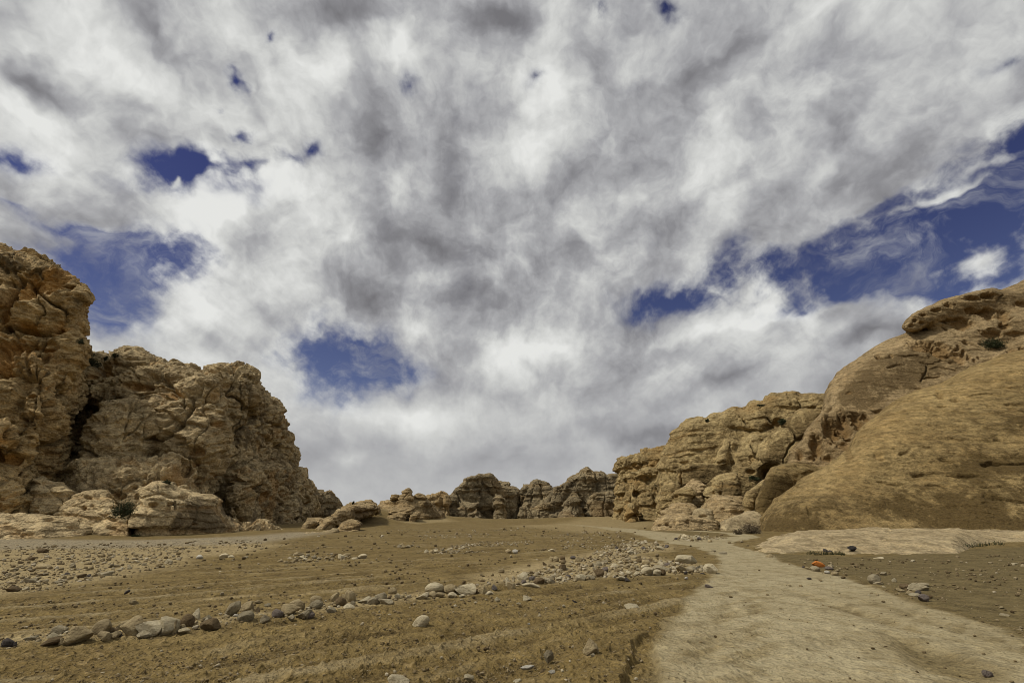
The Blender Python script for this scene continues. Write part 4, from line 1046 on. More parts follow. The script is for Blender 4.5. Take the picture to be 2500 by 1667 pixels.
rock('buttressed_cliff', 'broad tan sandstone cliff with smooth buttresses right of the ragged stepped cliff', 'cliff', [
    pillow([(1600, 1330), (1610, 1180), (1615, 1116), (1627, 1090), (1638, 1072), (1640, 1064), (1643, 1057), (1659, 1051), (1664, 1042), (1675, 1030), (1691, 1028), (1698, 1026), (1710, 1023), (1721, 1027), (1730, 1018),
            (1742, 1011), (1758, 1011), (1767, 1003), (1778, 998), (1797, 994), (1801, 1000), (1820, 999), (1834, 987), (1852, 985), (1870, 985), (1873, 973), (1884, 968), (1902, 967), (1916, 962), (1939, 961),
            (1946, 965), (1957, 968), (1985, 963), (2015, 968), (2080, 975), (2140, 1000), (2140, 1330)], [(1600, 100), (1700, 94), (1850, 92), (2100, 88)], 24, 1.6, 0.22),
    pillow([(1855, 1140), (1850, 1105), (1855, 1087), (1875, 1072), (1905, 1043), (1928, 1024), (1955, 1006), (1996, 1003), (2030, 1009), (2030, 1140), (1930, 1145)], [(1850, 84), (2020, 80)], 14, 2.0, 0.22),
    pillow([(1782, 1170), (1784, 1137), (1788, 1104), (1804, 1093), (1817, 1068), (1834, 1061), (1858, 1063), (1860, 1131), (1858, 1170)], [(1780, 88.5), (1860, 87)], 10, 1.6, 0.22),
    pillow([(1750, 1140), (1753, 1101), (1766, 1079), (1788, 1069), (1808, 1076), (1806, 1095), (1788, 1110), (1783, 1140)], [(1750, 89), (1810, 89)], 8, 1.6, 0.16),
    pillow([(1650, 1230), (1652, 1150), (1672, 1130), (1720, 1134), (1784, 1134), (1786, 1230)], [(1650, 92), (1786, 90)], 8, 1.0, 0.12),
    pillow([(1785, 1220), (1786, 1134), (1800, 1130), (1856, 1130), (1870, 1220)], [(1785, 87), (1870, 85)], 8, 1.0, 0.12),
    pillow([(1620, 1130), (1628, 1092), (1660, 1060), (1690, 1070), (1700, 1130), (1690, 1160), (1640, 1170)], [(1620, 97), (1700, 95)], 8, 1.8, 0.25),
    pillow([(1850, 1000), (1872, 976), (1915, 964), (1945, 968), (1940, 1010), (1890, 1040), (1850, 1040)], [(1850, 98), (1945, 97)], 10, 1.2, 0.1),
    pillow([(1720, 1060), (1740, 1015), (1798, 996), (1808, 1010), (1780, 1045), (1745, 1066)], [(1720, 97), (1808, 96)], 10, 1.2, 0.15)],
    'smoothcliff', M_RCLIFF, s=1.0, cell=0.5, amp=0.95, blend=0.6,
    pits=[(1900, 1030, 18, 10, 2.0), (1836, 1120, 9, 8, 0.6), (1832, 1150, 16, 7, 1.0), (1680, 1130, 10, 3, 0.5), (1660, 1170, 5, 18, 1.0)],
    grooves=[([(1784, 1080), (1785, 1130), (1784, 1170)], 4, 1.0), ([(1660, 1132), (1720, 1131), (1790, 1131), (1860, 1130)], 4, 0.7), ([(1790, 1045), (1840, 1047), (1900, 1040)], 8, 1.1), ([(1830, 1075), (1838, 1100), (1854, 1125)], 4, 0.7),
             ([(1660, 1150), (1663, 1190)], 4, 1.0), ([(1850, 1110), (1856, 1085), (1880, 1068)], 5, 0.8), ([(1930, 1020), (1950, 1000), (1990, 1000)], 5, 0.8), ([(1800, 1000), (1815, 1015), (1830, 1040)], 5, 0.9)],
    dark=[([(1650, 1135), (1785, 1135), (1785, 1190), (1650, 1195)], 10, 0.4), ([(1870, 1020), (2000, 1040), (2010, 1130), (1870, 1130)], 20, 0.5)])

foot = [
    ('cracked_dome', 'cracked brown sandstone dome at the foot of the buttressed cliff, largest of the foot domes', [(1715, 1260), (1722, 1192), (1735, 1175), (1753, 1162), (1770, 1156), (1799, 1156), (1807, 1170), (1812, 1190), (1808, 1260)], [(1715, 76), (1812, 74)], 9, 1.8, 0.4, 'bedded', 1.3, M_RCLIFF),
    ('smooth_dome', 'small smooth tan dome left of the cracked brown dome', [(1660, 1250), (1668, 1188), (1676, 1174), (1691, 1171), (1710, 1173), (1724, 1183), (1726, 1250)], [(1660, 81), (1726, 79)], 8, 1.6, 0.4, 'bedded', 1.2, M_MID),
    ('perched_block', 'blocky brown boulder perched below the smooth tan dome', [(1635, 1270), (1639, 1222), (1646, 1205), (1661, 1190), (1682, 1189), (1697, 1198), (1700, 1210), (1690, 1216), (1680, 1270)], [(1635, 75), (1700, 73)], 7, 1.0, 0.3, 'bedded', 1.0, M_RCLIFF),
    ('fluted_knob', 'fluted round knob with a hollow underside left of the smooth tan dome', [(1608, 1250), (1612, 1196), (1620, 1180), (1640, 1170), (1656, 1176), (1662, 1190), (1655, 1250)], [(1605, 88), (1662, 87)], 7, 1.2, 0.2, 'smoothcliff', 0.9, M_RCLIFF),
    ('cracked_ledges', 'low pale cracked ledges left of the broad low hump', [(1605, 1310), (1615, 1252), (1631, 1236), (1650, 1228), (1676, 1228), (1700, 1236), (1720, 1260), (1720, 1310)], [(1605, 66), (1720, 64)], 8, 0.9, 0.6, 'bedded', 0.8, M_MID),
    ('broad_hump', 'broad low striped hump between the cracked brown dome and the front slabs', [(1700, 1320), (1712, 1238), (1723, 1222), (1740, 1212), (1768, 1208), (1812, 1211), (1834, 1234), (1850, 1252), (1850, 1320)], [(1700, 64), (1780, 60), (1850, 62)], 9, 1.6, 0.8, 'bedded', 0.9, M_MID),
    ('mouth_rock', 'pale humped rock with a dark mouth shaped hollow', [(1686, 1300), (1689, 1253), (1698, 1243), (1714, 1240), (1733, 1243), (1744, 1258), (1746, 1300)], [(1686, 58), (1746, 57.5)], 4, 0.9, 0.4, 'dome', 0.5, M_SLAB),
    ('holed_low_rock', 'low tan rock with round holes at the left front of the foot domes', [(1582, 1340), (1590, 1287), (1599, 1273), (1609, 1261), (1636, 1254), (1664, 1251), (1690, 1257), (1710, 1262), (1752, 1272), (1756, 1340)], [(1582, 55), (1660, 54), (1756, 55)], 6, 0.9, 0.7, 'bedded', 0.6, M_MID),
    ('pale_apron_slab', 'flat pale slab between the broad low hump and the huge front dome', [(1755, 1330), (1764, 1275), (1790, 1261), (1824, 1253), (1870, 1246), (1880, 1330)], [(1755, 53), (1880, 56)], 6, 0.7, 1.4, 'dome', 0.5, M_SLAB),
    ('split_slab', 'narrow brown upright slab left of the dark smooth buttress', [(1815, 1290), (1820, 1212), (1824, 1198), (1852, 1178), (1872, 1166), (1878, 1190), (1850, 1235), (1842, 1290)], [(1815, 61), (1878, 63)], 5, 0.8, 0.2, 'dome', 0.8, M_RCLIFF),
]
for nm, lb, p, d, th, k, ln, kind, s, mt in foot:
    extra = {}
    if nm == 'mouth_rock': extra = dict(pits=[(1716, 1259, 13, 3.2, 0.9)])
    if nm == 'holed_low_rock': extra = dict(pits=[(1608, 1279, 7, 7, 0.7), (1627, 1278, 7, 5, 0.7), (1680, 1272, 6, 6, 0.5)])
    if nm == 'cracked_dome': extra = dict(grooves=[([(1765, 1175), (1764, 1200)], 3, 0.5), ([(1735, 1190), (1805, 1192)], 2.5, 0.4), ([(1745, 1172), (1800, 1168)], 2.5, 0.3)], dark=[([(1720, 1180), (1810, 1175), (1815, 1210), (1720, 1210)], 10, 0.5)], pits=[(1738, 1200, 9, 6, 0.8), (1758, 1203, 4, 7, 0.8)])
    rock(nm, lb, 'rock', [pillow(p, d, th, k, ln)], kind, mt, s=s, cell=d[0][1] * 0.0052, **extra)

rock('dark_buttress', 'dark varnished smooth buttress wedged between the cracked brown dome and the huge front dome', 'rock', [
    pillow([(1838, 1330), (1846, 1240), (1845, 1228), (1857, 1196), (1870, 1160), (1884, 1142), (1905, 1133), (1939, 1130), (1973, 1133), (1996, 1144), (2060, 1150), (2060, 1330)], [(1838, 57), (2060, 62)], 10, 1.4, 0.3)],
    'dome', M_DOME, s=1.0, amp=0.7, dark=[([(1848, 1250), (1858, 1200), (1885, 1155), (1925, 1160), (1940, 1200), (1900, 1260)], 10, 1.1)])
rock('honeycombed_dome', 'tall rounded dome with honeycombed caves and an overhanging cap behind the huge front dome', 'dome', [
    pillow([(2000, 1330), (2006, 1003), (2013, 973), (2017, 956), (2026, 938), (2047, 915), (2076, 891), (2105, 871), (2135, 850), (2173, 831), (2208, 818), (2237, 806), (2281, 789), (2330, 770), (2420, 740), (2520, 700),
            (2720, 645), (2760, 700), (2760, 1330)], [(2000, 66), (2100, 64), (2300, 62), (2700, 60)], 14, 4.0, 0.50),
    pillow([(2204, 800), (2217, 781), (2237, 765), (2279, 746), (2325, 728), (2375, 715), (2422, 705), (2440, 709), (2450, 714), (2430, 735), (2380, 745), (2320, 768), (2270, 790), (2240, 808), (2220, 809)], [(2200, 76), (2450, 77)], 10, 0.7, 0.0),
    pillow([(2262, 800), (2300, 752), (2375, 724), (2440, 712), (2500, 712), (2540, 800), (2400, 850)], [(2260, 79), (2540, 77)], 10, 1.0, 0.0),
    pillow([(2440, 716), (2450, 711), (2481, 698), (2502, 685), (2620, 650), (2700, 640), (2720, 800), (2450, 780)], [(2440, 80), (2800, 77)], 14, 1.6, 0.1),
    pillow([(2000, 1330), (1935, 1180), (1928, 1126), (1932, 1100), (1959, 1076), (1967, 1052), (1990, 1025), (2008, 1005), (2060, 1030), (2120, 1060), (2160, 1330)], [(1925, 67), (2160, 63)], 12, 1.2, 0.3),
    pillow([(2330, 800), (2420, 765), (2520, 755), (2720, 720), (2720, 860), (2520, 830), (2440, 850), (2380, 850)], [(2330, 74), (2800, 70)], 12, 2.0, 0.1),
    pillow([(2432, 864), (2452, 850), (2500, 826), (2680, 750), (2720, 780), (2720, 900), (2440, 900)], [(2430, 66), (2800, 62)], 10, 1.2, 0.3)],
    'dome', M_REAR, s=1.1, cell=0.42, blend=0.7, amp=0.8,
    pits=[(2030, 1045, 30, 42, 2.4), (2062, 1040, 22, 40, 2.2), (2095, 1030, 20, 26, 1.8), (1990, 1085, 22, 34, 2.0), (1950, 1108, 14, 22, 1.4), (2115, 1022, 12, 14, 1.2), (2060, 1090, 20, 14, 0.7), (2020, 1120, 22, 9, 0.8), (1985, 1120, 18, 7, 0.6),
          (2142, 872, 8, 7, 1.3), (2175, 866, 10, 4, 0.6), (2255, 845, 45, 16, 1.3), (2300, 855, 40, 24, 1.5), (2340, 870, 26, 22, 1.2), (2360, 835, 10, 9, 0.8), (2342, 846, 6, 9, 0.9), (2355, 858, 6, 9, 0.9), (2368, 868, 6, 8, 0.8), (2382, 878, 6, 6, 0.7), (2390, 872, 6, 5, 0.6),
          (2235, 782, 10, 7, 1.0), (2255, 768, 12, 7, 1.1), (2285, 757, 14, 7, 1.2), (2315, 745, 16, 8, 1.2), (2375, 730, 22, 7, 1.4), (2410, 724, 22, 9, 1.8), (2225, 795, 10, 6, 0.9), (2250, 788, 9, 6, 0.8),
          (2370, 760, 18, 12, 1.2), (2410, 765, 26, 16, 1.5), (2450, 772, 24, 18, 1.4), (2345, 790, 40, 16, 1.3), (2312, 788, 9, 7, 0.8), (2455, 795, 20, 12, 1.0), (2420, 815, 40, 12, 1.0), (2475, 815, 30, 8, 0.8), (2500, 745, 26, 10, 1.0),
          (2470, 855, 18, 8, 0.9), (2495, 850, 10, 7, 0.7)],
    grooves=[([(2142, 876), (2200, 868), (2260, 866)], 3, 0.5), ([(2165, 898), (2230, 882), (2290, 888)], 3, 0.45), ([(2245, 940), (2262, 905), (2268, 890)], 4, 0.8), ([(2258, 922), (2310, 918)], 3, 0.6), ([(2270, 792), (2330, 780), (2420, 750), (2450, 720)], 4, 0.7),
             ([(2010, 1002), (2060, 1000), (2110, 1012), (2150, 1008)], 6, 0.7), ([(2044, 1005), (2044, 1060)], 4, 0.8), ([(2300, 800), (2360, 832), (2420, 856)], 4, 0.6)],
    dark=[([(2110, 880), (2200, 845), (2300, 850), (2340, 880), (2260, 930), (2180, 960), (2130, 990), (2060, 1000), (2040, 960)], 16, 0.62), ([(2020, 1010), (2120, 1010), (2110, 1050), (2050, 1070), (2020, 1060)], 10, 0.6)],
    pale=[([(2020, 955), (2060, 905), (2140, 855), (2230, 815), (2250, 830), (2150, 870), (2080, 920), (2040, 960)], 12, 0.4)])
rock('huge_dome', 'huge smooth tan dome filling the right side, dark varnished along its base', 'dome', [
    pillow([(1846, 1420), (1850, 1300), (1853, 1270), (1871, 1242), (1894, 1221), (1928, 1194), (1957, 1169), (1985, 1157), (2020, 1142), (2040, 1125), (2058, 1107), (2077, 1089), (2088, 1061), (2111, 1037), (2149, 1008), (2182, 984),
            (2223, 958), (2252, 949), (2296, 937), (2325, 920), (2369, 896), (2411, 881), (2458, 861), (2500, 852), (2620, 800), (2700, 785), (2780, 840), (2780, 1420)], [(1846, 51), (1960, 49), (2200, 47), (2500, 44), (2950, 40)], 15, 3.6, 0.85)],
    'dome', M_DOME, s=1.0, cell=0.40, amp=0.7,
    pits=[(2293, 965, 12, 10, 0.5), (2330, 975, 16, 4, 0.7), (2303, 990, 12, 3, 0.5), (2145, 1117, 18, 14, 0.5), (2072, 1110, 12, 20, 0.5), (1945, 1187, 5, 2.5, 0.5)],
    grooves=[([(2183, 1097), (2215, 1105), (2260, 1120), (2330, 1125)], 4.2, 0.52), ([(2400, 1130), (2450, 1129), (2520, 1128)], 4.8, 0.75), ([(2230, 1160), (2300, 1155), (2390, 1160)], 4.2, 0.52), ([(2430, 1075), (2470, 1078), (2500, 1068)], 4.2, 0.52),
             ([(2200, 1110), (2230, 1100), (2270, 1095)], 3.8, 0.45), ([(2410, 990), (2470, 988), (2520, 985)], 3.8, 0.38), ([(1975, 1230), (1977, 1262)], 2.8, 0.38), ([(2080, 1175), (2200, 1180), (2400, 1190), (2520, 1185)], 3.8, 0.45), ([(2310, 1220), (2400, 1215), (2520, 1225)], 3.8, 0.45)],
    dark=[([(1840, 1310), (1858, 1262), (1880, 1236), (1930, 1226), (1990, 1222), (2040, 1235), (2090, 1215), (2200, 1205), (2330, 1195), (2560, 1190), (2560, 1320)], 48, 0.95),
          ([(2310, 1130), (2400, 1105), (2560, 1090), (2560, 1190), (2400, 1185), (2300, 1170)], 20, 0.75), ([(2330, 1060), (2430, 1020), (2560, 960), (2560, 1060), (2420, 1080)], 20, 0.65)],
    pale=[([(1990, 1258), (2080, 1248), (2200, 1268), (2260, 1290), (2220, 1300), (2020, 1300)], 22, 0.9), ([(1880, 1235), (1960, 1165), (2060, 1105), (2110, 1035), (2230, 955), (2330, 918), (2430, 870), (2560, 830), (2560, 900), (2430, 960), (2300, 1020), (2200, 1100), (2100, 1160), (1980, 1215)], 45, 0.55), ([(2440, 1225), (2560, 1215), (2560, 1250), (2470, 1260)], 25, 0.7)])  # long second area paints the light caught by the upper left edge
rock('whaleback_slab', 'long pale whaleback slab lying on the ground in front of the huge dome', 'rock', [
    pillow([(1815, 1420), (1822, 1347), (1848, 1337), (1871, 1325), (1905, 1310), (1952, 1299), (2048, 1296), (2120, 1291), (2168, 1293), (2263, 1291), (2359, 1296), (2500, 1298), (2700, 1300), (2780, 1305), (2780, 1420)],
           [(1815, 24.6), (1881, 23.2), (2000, 23.6), (2120, 23.0), (2240, 22.2), (2311, 23.0), (2345, 27.0), (2380, 30.5), (2430, 32.0), (2560, 32.5), (2950, 33)], 22, 0.55, 7.0)],
    'dome', M_SLAB, s=0.5, cell=0.2, amp=0.75, grooves=[([(2080, 1309), (2120, 1308), (2150, 1305)], 1.4, 0.05), ([(2130, 1342), (2180, 1347), (2260, 1353)], 2, 0.08), ([(2150, 1318), (2165, 1300), (2175, 1295)], 3, 0.06)])
# ------------------------------------------------------------------ shrubs
def leaf_cloud(n, rx, ry, rz, size, seed, droop=0.0):
    r = np.random.default_rng(seed)
    nc = max(6, n // 45)
    cc = r.normal(size=(nc, 3)); cc /= np.linalg.norm(cc, axis=1)[:, None]
    cc *= (r.random((nc, 1)) ** 0.5) * 0.85
    cc[:, 2] = np.abs(cc[:, 2]) * 1.1 - 0.15
    k = r.integers(0, nc, n)
    p = cc[k] + r.normal(size=(n, 3)) * 0.20
    p *= np.array([rx, ry, rz]); p[:, 2] += rz * 0.35
    a = r.normal(size=(n, 3)); a /= np.linalg.norm(a, axis=1)[:, None]
    b = np.cross(a, r.normal(size=(n, 3))); b /= np.linalg.norm(b, axis=1)[:, None]
    s = size * (0.6 + 0.8 * r.random((n, 1)))
    v = np.stack([p - a * s, p + b * s * 0.4, p + a * s, p - b * s * 0.4], 1).reshape(-1, 3)
    f = np.arange(4 * n).reshape(n, 4)
    return v, f
def twigs(n, rx, ry, rz, w, seed):
    r = np.random.default_rng(seed)
    V, F = [], []
    for i in range(n):
        e = r.normal(size=3); e /= np.linalg.norm(e); e[2] = abs(e[2]) * 0.8 + 0.3
        e = e * np.array([rx, ry, rz]) * (0.6 + 0.5 * r.random())
        mid = e * 0.5 + r.normal(size=3) * 0.08 * rz
        pts = [np.zeros(3), mid, e]; wd = [w, w * 0.7, w * 0.3]
        b = len(V)
        for p, q in zip(pts, wd):
            for a in range(4):
                V.append(p + q * np.array([math.cos(a * math.pi / 2), math.sin(a * math.pi / 2), 0.0]))
        for s in range(2):
            for a in range(4):
                F.append([b + 4 * s + a, b + 4 * s + (a + 1) % 4, b + 4 * s + 4 + (a + 1) % 4, b + 4 * s + 4 + a])
    return np.array(V), np.array(F)
def shrub(label, loc, rx, rz, n, leafsize, seed, group=None, cat='shrub', mat=None, ntw=14, name='desert_shrub'):
    root = link(bpy.data.objects.new(name, None)); root.empty_display_size = 0.2
    root.location = loc; tag(root, label, cat, group)
    v, f = leaf_cloud(n, rx, rx * 0.8, rz, leafsize, seed)
    me = mesh_np('foliage', v, f, False); me.materials.append(mat or M_LEAF)
    o = link(bpy.data.objects.new('foliage', me)); o.parent = root
    v, f = twigs(ntw, rx * 0.9, rx * 0.7, rz * 1.1, leafsize * 0.35, seed)
    me = mesh_np('stem', v, f, False); me.materials.append(M_WOOD)
    o = link(bpy.data.objects.new('stem', me)); o.parent = root
    return root
def on_rock(px, py, rocks):
    """where the line of sight through a pixel first meets one of the named rocks"""
    u, v = (float(a) for a in uv(px, py))
    best = None
    for o, P in ROCKS:
        if o.name in rocks:
            d = np.hypot(P[:, 0] / P[:, 1] - u, (P[:, 2] - CAM_H) / P[:, 1] - v)
            k = d < max(0.003, d.min() * 1.3)
            q = P[k][np.argmin(P[k][:, 1])]
            if best is None or q[1] < best[1]: best = q
    return tuple(float(a) for a in best)
def rock_shrub(label, px, py, wpx, hpx, rocks, n, seed, group=None, back=0.0, sink=0.2, mat=None):
    x, y, z = on_rock(px, py, rocks)
    s = px_size(px, py, y)
    rx, rz = wpx * s * 0.5, hpx * s * 0.62
    shrub(label, (x, y + back, z - sink * rz), rx, rz, n, max(0.06, 1.5 * s * 1.2), seed, group, mat=mat)
rock_shrub('dark round shrub clinging to the right edge of the ochre tower', 197, 838, 20, 18, ['sandstone_tower'], 500, 1)
rock_shrub('small flat topped shrub in the gap between the ochre tower and the big cliff', 218, 868, 24, 16, ['sandstone_cliff'], 500, 2)
rock_shrub('low dark bush filling the top of the gully beside the ochre tower', 222, 890, 50, 34, ['sandstone_cliff'], 1300, 3)
rock_shrub('tiny dark shrub on the skyline of the big cliff, left of the leaning one', 258, 876, 14, 11, ['sandstone_cliff'], 260, 4)
rock_shrub('tiny leaning shrub on the skyline of the big cliff', 280, 872, 18, 14, ['sandstone_cliff'], 260, 5)
rock_shrub('dark green bush between the honeycomb dome and the streaked outcrop', 308, 1234, 56, 46, ['streaked_outcrop', 'sandstone_cliff'], 2200, 6, back=-1.0)
rock_shrub('small dark bush under the foot of the streaked outcrop', 350, 1312, 28, 15, ['streaked_outcrop'], 700, 7, back=-0.7, sink=0.0)
rock_shrub('small green tuft on the middle of the big cliff above the streaked outcrop', 412, 1176, 26, 12, ['sandstone_cliff', 'streaked_outcrop'], 400, 8, back=-0.3)
rock_shrub('dark shrub on the upper ledge of the broad tan buttressed cliff', 1906, 1033, 26, 18, ['buttressed_cliff'], 800, 9, back=-0.5)
rock_shrub('low dark olive shrub below the buttresses behind the cracked brown dome', 1834, 1170, 30, 12, ['buttressed_cliff'], 700, 10, back=-0.8)
rock_shrub('small shrub in the skyline notch of the buttressed cliff', 1724, 1027, 10, 11, ['buttressed_cliff'], 300, 11)
rock_shrub('sparse shrub on the skyline of the buttressed cliff near its right end', 1860, 987, 20, 7, ['buttressed_cliff'], 260, 12)
rock_shrub('large dark bush in the hollow under the overhanging cap of the honeycombed dome', 2416, 840, 56, 38, ['honeycombed_dome'], 2600, 13, back=-0.2, sink=0.5)
rock_shrub('tiny shrub on top of the long slab ridge', 862, 1226, 8, 8, ['slab_ridge'], 150, 14)
x, y, z = ground_pt(1832, 1302); s = px_size(1832, 1302, y)
shrub('dry brown twiggy bush at the left foot of the huge dome', (x, y, z - 0.05), 26 * s, 17 * s, 1500, 0.07, 15, mat=M_DRY, ntw=60, name='dry_bush')
x, y, z = ground_pt(1803, 1304)
shrub('smaller dry brown bush left of the twiggy bush at the foot of the huge dome', (x, y, z - 0.05), 12 * s, 9 * s, 500, 0.06, 16, mat=M_DRY, ntw=30, name='dry_bush')

# short dark grass blades in the sand along the edge of the whaleback slab
def blades(name, pts_px, n, hgt, seed):
    r = np.random.default_rng(seed); V, F = [], []
    q = np.array(pts_px, float)
    for i in range(n):
        t = r.random() * (len(q) - 1); k = int(t); w = t - k
        px, py = q[k] * (1 - w) + q[k + 1] * w
        x, y, z = ground_pt(px, py + r.normal() * 0.6)
        y -= 0.3; h = hgt * (0.4 + 0.8 * r.random()); l = r.normal() * 0.3 * h; wd = 0.012
        b = len(V)
        V += [(x - wd, y, z - 0.02), (x + wd, y, z - 0.02), (x + l + wd * 0.3, y + r.normal() * 0.1 * h, z + h), (x + l - wd * 0.3, y, z + h)]
        F.append([b, b + 1, b + 2, b + 3])
    me = mesh_np(name, np.array(V), np.array(F), False); me.materials.append(M_LEAF)
    tag(link(bpy.data.objects.new(name, me)), 'short dark grass growing in the sand along the edge of the pale whaleback slab', 'grass', kind='stuff')
blades('grass', [(1960, 1352), (2000, 1351), (2030, 1352), (2052, 1354)], 130, 0.13, 1)
blades('grass', [(2336, 1341), (2360, 1335), (2400, 1331), (2440, 1328)], 130, 0.20, 2)
# ------------------------------------------------------------------ loose stones
def ico(sub):
    import bmesh
    bm = bmesh.new(); bmesh.ops.create_icosphere(bm, subdivisions=sub, radius=1.0)
    bm.verts.ensure_lookup_table()
    v = np.array([x.co[:] for x in bm.verts]); f = np.array([[l.index for l in x.verts] for x in bm.faces]); bm.free()
    return v, f
def stone_shape(seed, sub=4, style='angular'):
    r = np.random.default_rng(seed)
    v, f = ico(sub)
    v = v * np.array([1.0, 0.85 + 0.2 * r.random(), 0.8 + 0.25 * r.random()])
    ncut, lo, hi = {'angular': (11, 0.34, 0.68), 'round': (7, 0.62, 0.9), 'slab': (12, 0.45, 0.8)}[style]
    for i in range(ncut):
        n = r.normal(size=3); n /= np.linalg.norm(n)
        o = lo + (hi - lo) * r.random()
        d = v @ n - o
        v = v - n[None, :] * (np.maximum(d, 0) * 0.93)[:, None]
    if style == 'slab':
        v[:, 2] *= 0.6
    rad = np.linalg.norm(v, axis=1)[:, None]
    v = v * (1 + 0.09 * fbm(v * 1.7 + seed, 3, 0.55)[:, None] + 0.05 * fbm(v * 6 + seed, 3, 0.6)[:, None])
    v -= (v.max(0) + v.min(0)) / 2
    v /= (v.max(0) - v.min(0))
    v[:, 2] += 0.5
    return v, f
SHAPES = {}
for st, seeds in (('angular', range(20, 30)), ('round', range(40, 46)), ('slab', range(60, 65))):
    SHAPES[st] = [stone_shape(s, 4, st) for s in seeds]
MESHES = {}
def stone_mesh(style, k, tone):
    k %= len(SHAPES[style])
    key = (style, k, tone)
    if key not in MESHES:
        v, f = SHAPES[style][k]
        me = mesh_np('stone', v, f, True)
        me.materials.append(STONE[tone])
        MESHES[key] = me
    return MESHES[key]

# px, py of the foot, width, height in photo pixels, tone, style, label (None: described from what lies beside it)
T, P_, W, G, U_, B, D = 'tan', 'pale', 'white', 'grey', 'purple', 'brown', 'dark'
A_, O_, S_ = 'angular', 'round', 'slab'
NEAR = [
    (10, 1580, 26, 22, D, O_, 'dark grey stone at the left end of the near row of stones'), (32, 1578, 14, 13, D, A_, None), (66, 1564, 26, 11, P_, S_, None), (84, 1558, 13, 8, G, A_, None),
    (136, 1545, 32, 17, G, O_, None), (123, 1558, 25, 14, P_, A_, None), (116, 1576, 42, 18, B, A_, 'flat dark brown stone left of the big lumpy tan boulder'), (147, 1574, 14, 16, T, A_, None),
    (179, 1571, 54, 42, T, A_, 'big lumpy tan boulder near the left end of the near row'), (236, 1550, 42, 37, T, O_, 'smooth rounded tan boulder leaning on stones in the near row'), (261, 1546, 40, 14, B, S_, None), (247, 1564, 37, 21, T, A_, 'faceted tan stone below the smooth rounded boulder'),
    (276, 1559, 24, 18, T, A_, None), (288, 1554, 15, 14, D, A_, None), (291, 1540, 24, 22, T, O_, None), (317, 1550, 48, 45, T, A_, 'tall triangular tan boulder in the near row'),
    (353, 1550, 54, 33, P_, A_, 'pale grey boulder right of the tall triangular one'), (345, 1554, 32, 14, P_, S_, None), (395, 1546, 57, 41, P_, A_, 'largest pale sloping boulder in the near row'), (424, 1543, 28, 29, T, A_, None),
    (439, 1538, 16, 15, T, O_, None), (451, 1530, 31, 31, B, O_, 'rough knobbly brown boulder in the near row'), (476, 1518, 29, 33, P_, A_, 'upright pale grey stone behind the knobbly brown boulder'), (446, 1545, 27, 13, P_, S_, None),
    (505, 1537, 52, 28, B, S_, 'long brown stone lying in front of the near row'), (502, 1514, 22, 13, G, A_, None), (562, 1504, 41, 34, G, A_, 'big faceted grey boulder in the near row'), (598, 1493, 33, 24, T, A_, 'blocky tan stone behind the big faceted grey boulder'),
    (593, 1516, 37, 25, G, O_, 'cracked greyish tan boulder in front of the blocky tan stone'), (612, 1497, 17, 10, T, A_, None), (625, 1495, 20, 12, B, A_, None), (548, 1509, 20, 8, T, S_, None), (573, 1507, 14, 9, W, A_, 'small white stone between two grey boulders'),
    (627, 1472, 16, 8, T, S_, None), (650, 1481, 16, 9, G, A_, None), (645, 1517, 22, 18, G, A_, None), (674, 1507, 29, 21, U_, O_, 'purple grey stone left of the tan heap in the near row'), (703, 1502, 44, 29, T, A_, 'large tan boulder in the heap of the near row'),
    (718, 1483, 29, 20, T, S_, 'tan slab leaning on the heap of the near row'), (728, 1490, 29, 23, T, O_, None), (710, 1513, 17, 13, P_, A_, None), (736, 1510, 33, 23, G, A_, 'brownish grey stone in front of the tan heap'), (754, 1508, 25, 15, U_, O_, None),
    (769, 1471, 29, 17, T, O_, None), (770, 1484, 31, 19, G, O_, None), (816, 1469, 20, 22, T, A_, None), (829, 1478, 25, 20, B, O_, None), (854, 1469, 26, 31, T, O_, 'tall rounded tan stone standing in the near row'), (839, 1463, 18, 12, T, A_, None),
    (860, 1476, 12, 10, G, O_, None), (805, 1496, 24, 13, G, A_, None), (848, 1487, 29, 13, P_, S_, None), (886, 1472, 29, 16, P_, A_, None), (907, 1474, 26, 17, G, O_, None), (927, 1468, 29, 22, G, O_, 'round grey stone right of the tall rounded tan stone'),
    (940, 1474, 35, 12, P_, S_, None), (956, 1450, 23, 16, T, O_, None), (948, 1463, 16, 9, B, A_, None), (969, 1461, 14, 13, P_, A_, None),
    (1030, 1463, 31, 17, P_, A_, None), (1059, 1446, 46, 24, P_, O_, 'wide whitish boulder in the right half of the near row'), (1053, 1456, 24, 13, T, A_, None), (1071, 1457, 28, 12, T, S_, None), (1097, 1447, 35, 21, T, O_, 'tan grey boulder right of the wide whitish one'),
    (1139, 1451, 50, 25, P_, A_, 'long pale boulder half buried in the near row'), (1104, 1458, 22, 13, P_, A_, None), (1129, 1458, 16, 9, P_, S_, None), (1177, 1452, 24, 23, T, A_, 'upright tan grey stone at the right end of the long pale boulder'), (1194, 1453, 23, 11, P_, S_, None), (1166, 1451, 10, 9, B, A_, None),
    (1132, 1427, 10, 10, B, A_, None), (1143, 1428, 15, 8, T, A_, None), (1177, 1421, 13, 7, B, O_, None), (1186, 1432, 13, 9, T, A_, None), (1207, 1438, 18, 11, D, A_, None), (1191, 1424, 6, 6, D, A_, None),
]
